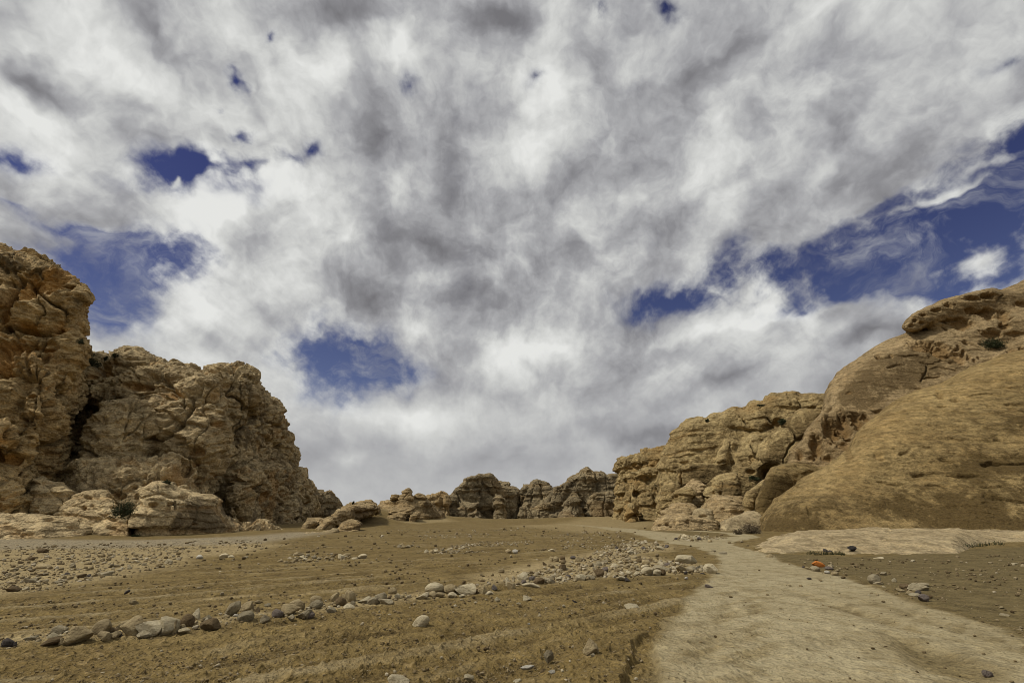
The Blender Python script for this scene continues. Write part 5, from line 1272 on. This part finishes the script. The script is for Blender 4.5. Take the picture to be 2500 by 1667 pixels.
HEAP = [
    (1223, 1397, 15, 11, T, O_, None), (1241, 1431, 18, 22, P_, A_, 'pale upright stone at the left end of the rubble heap'), (1249, 1438, 20, 19, T, A_, None), (1277, 1420, 30, 24, P_, A_, 'largest pale boulder at the left end of the rubble heap'), (1279, 1427, 14, 12, U_, A_, None), (1318, 1427, 27, 18, B, O_, 'round dark brown boulder in the rubble heap'),
    (1297, 1436, 43, 13, P_, S_, 'flat pale slab in front of the dark brown boulder'), (1300, 1417, 19, 11, D, O_, None), (1341, 1425, 33, 14, G, A_, None), (1364, 1416, 18, 11, P_, A_, None), (1370, 1427, 12, 9, T, A_, None), (1349, 1414, 14, 10, G, O_, None), (1387, 1410, 14, 8, D, O_, None),
    (1418, 1416, 26, 15, P_, O_, None), (1441, 1413, 24, 10, G, S_, None), (1460, 1409, 25, 23, B, A_, 'orange brown wedge shaped stone in the rubble heap'), (1374, 1392, 18, 16, B, O_, 'lone brown round stone at the back of the rubble heap'), (1331, 1380, 10, 10, B, A_, None),
    (1348, 1369, 11, 12, T, O_, None), (1357, 1370, 14, 13, T, O_, None), (1373, 1365, 13, 9, B, O_, None), (1375, 1373, 18, 8, B, S_, None), (1400, 1364, 15, 8, D, O_, None), (1414, 1371, 16, 14, T, O_, None), (1440, 1364, 11, 9, B, A_, None), (1466, 1366, 11, 7, T, A_, None),
    (1478, 1394, 18, 11, U_, A_, 'purple grey block in the middle of the rubble heap'), (1498, 1408, 28, 14, T, A_, 'flat topped tan block at the front of the rubble heap'), (1519, 1414, 25, 8, P_, S_, None), (1533, 1418, 15, 9, D, A_, None), (1584, 1402, 29, 19, P_, O_, 'pale rounded boulder in the right half of the rubble heap'), (1577, 1398, 15, 9, D, A_, None),
    (1614, 1396, 37, 17, G, A_, 'arched grey boulder in the right half of the rubble heap'), (1606, 1403, 20, 14, P_, O_, None), (1620, 1402, 15, 14, B, O_, None), (1635, 1396, 15, 11, G, A_, None), (1665, 1396, 30, 17, T, A_, 'tan block under the big pale slab at the track bend'), (1692, 1394, 26, 14, G, A_, None),
    (1660, 1376, 20, 12, B, A_, None), (1714, 1391, 26, 12, G, A_, None), (1736, 1400, 31, 26, P_, A_, 'rough pale boulder at the right tip of the rubble heap'), (1715, 1402, 14, 6, D, S_, None), (1674, 1401, 9, 8, D, A_, None), (1578, 1377, 20, 12, T, O_, None), (1577, 1387, 19, 10, P_, O_, None),
    (1562, 1372, 16, 10, B, A_, None), (1591, 1370, 11, 8, B, A_, None), (1535, 1368, 12, 8, G, O_, None), (1613, 1376, 15, 8, P_, A_, None), (1630, 1380, 14, 8, U_, A_, None), (1555, 1388, 13, 9, G, A_, None), (1531, 1386, 16, 9, T, O_, None), (1502, 1384, 18, 9, P_, O_, None), (1517, 1377, 14, 9, P_, A_, None),
    (1463, 1384, 15, 15, G, O_, None), (1476, 1376, 15, 11, G, A_, None), (1451, 1382, 10, 9, P_, A_, None), (1453, 1391, 12, 8, G, A_, None), (1536, 1401, 16, 9, P_, O_, None), (1556, 1403, 18, 10, P_, A_, None), (1560, 1394, 14, 8, G, A_, None), (1540, 1392, 12, 7, T, A_, None),
    (1505, 1339, 10, 7, D, A_, None), (1530, 1343, 9, 7, D, A_, None), (1541, 1352, 21, 9, P_, A_, None), (1560, 1329, 10, 8, P_, A_, None), (1606, 1332, 14, 7, G, A_, None), (1611, 1342, 26, 10, P_, A_, 'pale wedge shaped stone in the heap behind the main rubble heap'), (1572, 1341, 11, 7, D, A_, None), (1628, 1337, 13, 8, D, A_, None), (1540, 1334, 15, 7, P_, A_, None), (1525, 1358, 14, 7, T, A_, None), (1490, 1356, 13, 7, B, A_, None), (1468, 1360, 14, 8, P_, A_, None),
]
FAR = [
    (1675, 1311, 16, 8, P_, A_, 'largest pale stone in the little heap beside the track fork'), (1668, 1317, 11, 8, P_, O_, None), (1708, 1318, 11, 8, D, A_, None), (1735, 1323, 11, 7, T, O_, None), (1652, 1317, 9, 6, D, A_, None), (1690, 1318, 9, 6, T, A_, None), (1660, 1311, 8, 6, T, A_, None), (1716, 1316, 9, 6, T, A_, None), (1750, 1317, 9, 5, G, A_, None), (1700, 1310, 9, 5, G, A_, None),
    (1241, 1349, 15, 9, T, O_, None), (1257, 1349, 14, 9, W, O_, 'whitish round stone alone in the middle of the field'), (1347, 1347, 18, 8, P_, S_, 'pale flat stone alone right of the whitish round one in the field'),
    (544, 1362, 22, 12, P_, O_, 'largest pale stone of the small group in front of the big cliff'), (562, 1363, 15, 9, P_, O_, None), (484, 1364, 14, 11, W, O_, 'small white stone left of the pale group in front of the big cliff'), (598, 1362, 13, 5, P_, S_, None),
    (727, 1356, 26, 9, T, S_, 'flat tan slab on top of the stone pile in the field'), (697, 1376, 13, 8, T, A_, None), (710, 1376, 17, 11, T, A_, None), (722, 1370, 13, 9, T, A_, None), (736, 1364, 15, 10, P_, A_, None), (684, 1372, 15, 9, T, A_, None), (744, 1368, 13, 8, P_, A_, None), (765, 1363, 13, 8, G, A_, None),
    (778, 1366, 13, 7, G, A_, None), (829, 1363, 18, 11, P_, A_, None), (846, 1358, 22, 9, T, S_, None), (884, 1363, 21, 12, P_, O_, 'pale rounded stone at the right end of the stone pile in the field'), (863, 1365, 17, 5, P_, S_, None), (810, 1366, 11, 6, G, A_, None), (752, 1371, 14, 8, T, A_, None), (796, 1364, 12, 7, T, A_, None),
    (975, 1336, 14, 8, G, A_, None), (985, 1338, 13, 8, T, A_, None), (996, 1337, 13, 7, G, A_, None), (980, 1331, 12, 6, T, A_, None), (1006, 1333, 10, 5, G, A_, None),
    (1041, 1348, 11, 8, P_, A_, None), (1052, 1349, 11, 7, T, A_, None), (1064, 1347, 12, 8, P_, A_, None), (1080, 1345, 10, 6, G, A_, None), (1098, 1343, 12, 7, P_, A_, None), (1112, 1340, 11, 7, T, A_, None), (1130, 1337, 12, 6, P_, A_, None), (1150, 1347, 10, 5, T, A_, None), (1180, 1348, 9, 5, G, A_, None),
]
LEFT = [
    (95, 1349, 25, 12, B, O_, 'smooth brown boulder on the grey gravel at the foot of the ochre tower'), (73, 1367, 15, 9, B, O_, None), (45, 1375, 14, 6, B, A_, None), (97, 1388, 30, 12, T, O_, 'long rounded tan boulder in the pale stony flat'), (87, 1431, 16, 11, T, A_, None), (21, 1444, 32, 13, B, A_, 'wide brown stone at the front edge of the stony flat'),
    (73, 1422, 23, 11, G, A_, None), (243, 1358, 15, 8, T, A_, None), (263, 1368, 10, 10, T, A_, None), (327, 1358, 11, 8, T, A_, None), (268, 1385, 11, 10, G, A_, None), (407, 1376, 19, 13, P_, A_, 'pale angular stone at the right end of the stony flat'), (258, 1404, 28, 11, G, A_, None), (196, 1410, 19, 10, B, A_, None),
    (213, 1409, 14, 8, D, A_, None), (208, 1415, 16, 7, T, A_, None), (323, 1476, 21, 12, T, A_, 'pointed tan stone alone in the ploughed field'), (308, 1448, 13, 8, D, A_, 'dark stone alone in the ploughed field'), (133, 1424, 23, 7, G, S_, None), (161, 1402, 12, 6, D, A_, None), (174, 1386, 13, 9, G, A_, None), (91, 1406, 14, 7, B, A_, None),
    (33, 1393, 14, 8, G, A_, None), (311, 1389, 14, 9, G, A_, None), (329, 1374, 14, 8, P_, A_, None), (10, 1400, 10, 6, B, A_, None), (12, 1404, 9, 5, D, A_, None), (38, 1402, 12, 6, T, A_, None), (107, 1404, 13, 7, G, A_, None), (150, 1414, 15, 8, T, A_, None), (170, 1413, 12, 7, P_, A_, None), (228, 1406, 12, 7, T, A_, None), (60, 1440, 13, 8, P_, A_, None), (350, 1380, 12, 7, G, A_, None), (370, 1372, 12, 6, T, A_, None), (290, 1393, 12, 7, P_, A_, None),
]
RIGHT = [
    (2001, 1384, 30, 15, 'orange', A_, 'bright orange painted stone beside the track'), (1995, 1394, 21, 13, G, O_, 'rounded grey stone in front of the bright orange one'), (2027, 1390, 21, 8, U_, S_, 'flat purple grey stone right of the bright orange one'), (2032, 1385, 17, 8, P_, A_, None), (2021, 1400, 12, 8, W, O_, 'small white stone below the flat purple grey one'),
    (2042, 1404, 18, 10, T, A_, None), (2046, 1394, 14, 6, T, A_, None), (1975, 1389, 14, 5, T, S_, None), (1964, 1386, 8, 5, D, A_, None), (1967, 1376, 8, 5, T, A_, None), (2061, 1412, 10, 6, B, A_, None), (2140, 1423, 28, 22, G, O_, 'round grey boulder on dark soil right of the track'), (2147, 1428, 22, 8, P_, S_, 'pale flat stone in front of the round grey boulder'),
    (2161, 1404, 15, 9, G, A_, None), (2186, 1420, 9, 10, P_, A_, None), (2159, 1434, 10, 5, P_, A_, None), (2215, 1438, 25, 14, B, O_, None), (2247, 1441, 48, 19, P_, A_, 'broad pale boulder, largest of the cluster right of the track'), (2262, 1432, 32, 10, G, A_, None), (2237, 1454, 23, 6, P_, S_, None), (2224, 1451, 20, 11, T, A_, None), (2246, 1449, 16, 9, D, A_, None),
    (2258, 1468, 22, 19, U_, A_, 'dark purple grey stone at the foot of the cluster right of the track'), (2205, 1444, 20, 7, T, A_, None), (2270, 1460, 14, 9, B, A_, None), (1744, 1347, 12, 6, G, A_, None), (1766, 1352, 22, 7, G, A_, None), (1880, 1360, 15, 9, T, A_, None), (2418, 1652, 22, 15, U_, O_, 'small dark stone on the track near the lower right corner'),
    (2457, 1504, 16, 8, P_, A_, 'whitish stone on the dark soil at the right edge'), (2448, 1485, 13, 6, T, A_, None), (2480, 1377, 12, 4, P_, S_, None), (2150, 1364, 22, 4, P_, S_, None), (1977, 1414, 10, 5, D, A_, None), (2123, 1455, 8, 6, P_, A_, None),
]
FRONT = [
    (1033, 1527, 40, 34, P_, O_, 'egg shaped pale stone standing alone in the ploughed field'), (1446, 1598, 39, 39, T, A_, 'pointed tan stone half buried near the eroded bank'), (1339, 1614, 23, 28, G, A_, 'jagged pale grey stone left of the eroded bank'), (1289, 1634, 34, 8, W, S_, 'long white stick shaped stone in the foreground soil'), (1346, 1645, 18, 9, W, A_, None),
    (975, 1676, 46, 32, P_, A_, 'pale angular stone cut by the bottom edge of the photo'), (1143, 1660, 28, 13, P_, A_, None), (985, 1610, 23, 9, P_, A_, None), (1356, 1530, 25, 10, P_, S_, 'pale flat stone in the ploughed field behind the pointed tan one'), (1121, 1566, 21, 9, B, A_, None), (1545, 1489, 38, 15, P_, A_, 'pale sloping stone between the near row and the track'),
    (1126, 1619, 10, 8, P_, A_, None), (1447, 1603, 13, 8, P_, A_, None), (1262, 1670, 25, 10, P_, A_, None), (1287, 1467, 23, 13, P_, A_, 'pale round topped stone in front of the rubble heap'), (1215, 1467, 14, 11, P_, A_, None), (1403, 1472, 12, 8, 'black', A_, 'small black stone alone in the ploughed field'), (1266, 1474, 11, 4, P_, S_, None),
    (1733, 1434, 21, 8, U_, A_, 'thin dark stone on the left edge of the track'), (1741, 1422, 11, 5, P_, A_, None), (1676, 1413, 8, 6, W, A_, None), (1291, 1524, 7, 4, W, A_, None), (2072, 1342, 1, 1, T, A_, None),
]
FRONT = FRONT[:-1]
GROUPS = {'NEAR': ('near row of stones', 'in the near row of stones'), 'HEAP': ('stones of the rubble heap beside the track', 'in the rubble heap beside the track'), 'FAR': ('stones in the far part of the field', 'in the far field'),
          'LEFT': ('stones on the pale stony flat', 'on the pale stony flat at left'), 'RIGHT': ('stones right of the track', 'right of the track'), 'FRONT': ('stones in the ploughed foreground', 'in the ploughed foreground')}
TONEW = {T: 'tan', P_: 'pale', W: 'white', G: 'grey', U_: 'purple grey', B: 'brown', D: 'dark', 'black': 'black', 'orange': 'orange'}
STYLEW = {A_: 'angular', O_: 'rounded', S_: 'flat'}
all_stones = []
for gname, lst in (('NEAR', NEAR), ('HEAP', HEAP), ('FAR', FAR), ('LEFT', LEFT), ('RIGHT', RIGHT), ('FRONT', FRONT)):
    marks = [s for s in lst if s[6]]
    for s in lst:
        all_stones.append([gname, s, marks])
SHORT = {}
def short(label):
    for cut in (' in the ', ' at the ', ' near the ', ' leaning ', ' right of ', ' left of ', ' behind ', ' below ', ' lying ', ' alone ', ' standing ', ' on ', ' beside ', ' under ', ' half ', ' between ', ' of the ', ', ', ' cut '):
        i = label.find(cut)
        if i > 0: label = label[:i]
    return label
used = {}
allmarks = [a[1] for a in all_stones if a[1][6]]
def describe(gname, s):
    if s[6]: return s[6]
    size = 'tiny' if s[2] * s[3] < 75 else ('small' if s[2] * s[3] < 320 else 'middling')
    cand = sorted(allmarks, key=lambda q: abs(q[0] - s[0]) + 2.0 * abs(q[1] - s[1]))
    for q in cand[:5]:
        dx, dy = s[0] - q[0], (s[1] - q[1]) * 2.0
        rel = ('right of' if dx > 0 else 'left of') if abs(dx) > abs(dy) else ('in front of' if dy > 0 else 'behind')
        near = abs(dx) + abs(dy)
        pre = 'beside and ' if False else ''
        lab = f"{size} {TONEW[s[4]]} {STYLEW[s[5]]} stone {pre}{rel} the {short(q[6])}"
        if len(lab.split()) <= 16 and lab not in used:
            return lab
    words = ['second', 'third', 'fourth', 'fifth', 'sixth', 'seventh', 'eighth']
    q = cand[0]
    dx, dy = s[0] - q[0], (s[1] - q[1]) * 2.0
    rel = ('right of' if dx > 0 else 'left of') if abs(dx) > abs(dy) else ('in front of' if dy > 0 else 'behind')
    for w in words:
        lab = f"{w} {size} {TONEW[s[4]]} stone {rel} the {short(q[6])}"
        if lab not in used: return lab
    return lab
STONES = []
for i, (gname, s, marks) in enumerate(sorted(all_stones, key=lambda a: -a[1][2])):
    px, py, w, h, tone, style, _ = s
    x, y, z = ground_pt(px, py)
    k = px_size(px, py, y)
    lab = describe(gname, s); used[lab] = 1
    o = bpy.data.objects.new('stone', stone_mesh(style, i * 7 + int(px), tone))
    link(o)
    W_, H_ = w * k, h * k * 1.12
    o.scale = (W_ * 1.04, W_ * (0.75 + 0.3 * ((i * 37) % 10) / 10.0), H_)
    o.rotation_euler = (R(((i * 53) % 17) - 8), R(((i * 29) % 21) - 10), R([0, 180][i % 2] + ((i * 71) % 40) - 20))
    if px == 1033: o.rotation_euler = (0, R(-32), 0); o.scale = (W_ * 1.15, W_ * 0.75, H_ * 0.78)
    o.location = (x, y + W_ * 0.25, z - 0.20 * H_)
    tag(o, lab, 'stone', GROUPS[gname][0])
    STONES.append((x, y, W_))
# the big pale slab that bridges two blocks at the bend of the track
x, y, z = ground_pt(1687, 1393); k = px_size(1687, 1393, y)
o = link(bpy.data.objects.new('stone', stone_mesh('angular', 3, 'pale')))
o.scale = (60 * k, 40 * k, 24 * k); o.location = (x, y + 0.3, z + 11 * k); o.rotation_euler = (R(6), R(-7), R(8))
tag(o, 'big pale slab resting on top of smaller blocks at the track bend', 'stone', GROUPS['HEAP'][0])
# charred lump on the whaleback slab
def slab_top(px, py):
    return on_rock(px, py, ['whaleback_slab'])
for px, py, w, h, tone, lab in ((2076, 1341, 21, 11, 'black', 'charred black and brown lump lying on the pale whaleback slab'), (2015, 1344, 12, 8, 'dark', 'left one of two dark stones at the lower edge of the whaleback slab'), (2027, 1347, 14, 8, 'dark', 'right one of two dark stones at the lower edge of the whaleback slab')):
    x, y, z = slab_top(px, py); k = px_size(px, py, y)
    o = link(bpy.data.objects.new('stone', stone_mesh('angular', int(px), tone)))
    o.scale = (w * k, w * k * 0.8, h * k * 1.15); o.location = (x, y, z - 0.02)
    tag(o, lab, 'stone', 'stones on the whaleback slab')

# rubble and pebbles: far too many to count, two scattered layers
def scatter(name, label, cat, pts, sizes, shades, sub, seed, nshape=10, flat=0.65, smooth_shade=False, sink=0.25):
    r = np.random.default_rng(seed)
    shapes = []
    for k in range(nshape):
        if sub < 0:
            v, f = ico(1); v = v * (0.7 + 0.5 * r.random((len(v), 1)))
        else:
            v, f = stone_shape(900 + k + seed, sub, 'angular'); v = v - np.array([0, 0, 0.5]); v = v * 2
        shapes.append((v * 0.5, f))
    V, F, Sh = [], [], []; b = 0
    gz = ground_z(pts[:, 0], pts[:, 1])
    for i in range(len(pts)):
        v, f = shapes[i % nshape]
        a = r.random() * 6.283; c, s = math.cos(a), math.sin(a)
        q = v * np.array([1.0, 0.6 + 0.5 * r.random(), flat * (0.6 + 0.7 * r.random())]) * sizes[i]
        q = np.stack([q[:, 0] * c - q[:, 1] * s + pts[i, 0], q[:, 0] * s + q[:, 1] * c + pts[i, 1], q[:, 2] + gz[i] + sizes[i] * (0.5 * flat - sink)], 1)
        V.append(q); F.append(f + b); b += len(v); Sh.append(np.full(len(v), shades[i]))
    me = mesh_np(name, np.concatenate(V), np.concatenate(F), smooth_shade)
    set_attr(me, 'shade', np.concatenate(Sh)); me.materials.append(M_PEBBLE)
    o = link(bpy.data.objects.new(name, me))
    tag(o, label, cat, kind='stuff')
    print(name, len(pts), b)
def in_zone(pts_px, n, r, ymax=90):
    q = np.array(pts_px, float); x, y = flat_pt(q[:, 0], q[:, 1])
    out = np.zeros((0, 2))
    poly = np.stack([x, y], 1)
    # even density in the picture plane falls off with distance on the ground; sample pixels, then keep the ground points
    while len(out) < n:
        px = r.uniform(q[:, 0].min(), q[:, 0].max(), n * 3); py = r.uniform(q[:, 1].min(), q[:, 1].max(), n * 3)
        X, Y = flat_pt(px, py)
        ok = (poly_sd(poly, X, Y) < 0) & (Y < ymax)
        out = np.concatenate([out, np.stack([X[ok], Y[ok]], 1)])
    return out[:n]
r = np.random.default_rng(5)
zones = [
    ([(1240, 1438), (1230, 1420), (1330, 1385), (1440, 1360), (1560, 1360), (1640, 1372), (1740, 1390), (1745, 1402), (1640, 1405), (1500, 1416), (1330, 1432)], 1000, 5, 12),
    ([(1440, 1352), (1480, 1330), (1540, 1315), (1600, 1325), (1635, 1336), (1580, 1348), (1500, 1362)], 520, 4, 9),
    ([(1330, 1308), (1450, 1296), (1530, 1300), (1520, 1325), (1440, 1345), (1380, 1340)], 300, 3, 6),
    ([(0, 1440), (0, 1365), (150, 1352), (420, 1345), (480, 1355), (430, 1380), (260, 1410), (80, 1446)], 800, 3.5, 11),
    ([(0, 1335), (350, 1328), (650, 1316), (640, 1328), (450, 1345), (0, 1358)], 800, 2.5, 6),
    ([(680, 1378), (690, 1360), (740, 1352), (890, 1354), (890, 1366), (760, 1375)], 120, 4, 9),
    ([(1030, 1352), (1070, 1338), (1140, 1328), (1160, 1334), (1130, 1346), (1200, 1350), (1080, 1354)], 230, 4, 8),
    ([(1100, 1332), (1180, 1322), (1300, 1322), (1300, 1328), (1200, 1334)], 160, 4, 7),
    ([(1020, 1308), (1150, 1300), (1220, 1306), (1160, 1314), (1040, 1316)], 170, 3, 5),
    ([(1640, 1320), (1660, 1308), (1720, 1308), (1780, 1312), (1720, 1320)], 110, 4, 8),
    ([(60, 1585), (60, 1560), (400, 1535), (700, 1495), (1000, 1452), (1200, 1430), (1200, 1450), (1000, 1468), (700, 1512), (400, 1555)], 620, 4, 12),
    ([(900, 1300), (1000, 1290), (1250, 1290), (1260, 1296), (1000, 1302)], 120, 2.5, 4.5),
]
pts, sizes, shades = [], [], []
for poly, n, a, b in zones:
    p_ = in_zone(poly, n, r)
    k = p_[:, 1] / (FPX * CP + 466 * SP)
    pts.append(p_); sizes.append(k * (a * 0.7 + (b * 1.1 - a * 0.7) * r.random(n) ** 3.2)); shades.append(np.clip(r.normal(0.70, 0.22, n), 0, 1))
scatter('rubble', 'scattered rubble of fist to head sized stones in the heaps and on the stony flats', 'rubble', np.concatenate(pts), np.concatenate(sizes), np.concatenate(shades), 2, 31, nshape=12, flat=0.7, smooth_shade=True, sink=0.20)
pts, sizes, shades = [], [], []
full = [(-150, 1720), (-150, 1330), (650, 1318), (1200, 1285), (1640, 1285), (1850, 1310), (1900, 1362), (2300, 1362), (2640, 1330), (2640, 1720)]
p_ = in_zone(full, 60000, r)
zt_ = zone_sd(TRACK, p_[:, 0], p_[:, 1]) < 0.1
den = fbm(np.stack([p_[:, 0], p_[:, 1], 0 * p_[:, 0]], 1) * 0.45, 3, 0.6)
keep = (~zt_ & (r.random(len(p_)) < 0.35 + 1.6 * den)) | (zt_ & (r.random(len(p_)) < 0.035))
p_ = p_[keep]; n = len(p_)
k = p_[:, 1] / (FPX * CP + 466 * SP)
pts.append(p_); sizes.append(np.maximum(k * (1.7 + 9.0 * r.random(n) ** 7), 0.012)); shades.append(np.clip(r.normal(0.38, 0.25, n), 0, 1))
scatter('pebbles', 'small pebbles and clods strewn over the soil', 'pebbles', np.concatenate(pts), np.concatenate(sizes), np.concatenate(shades), -1, 32, nshape=16, flat=0.7, sink=0.15)
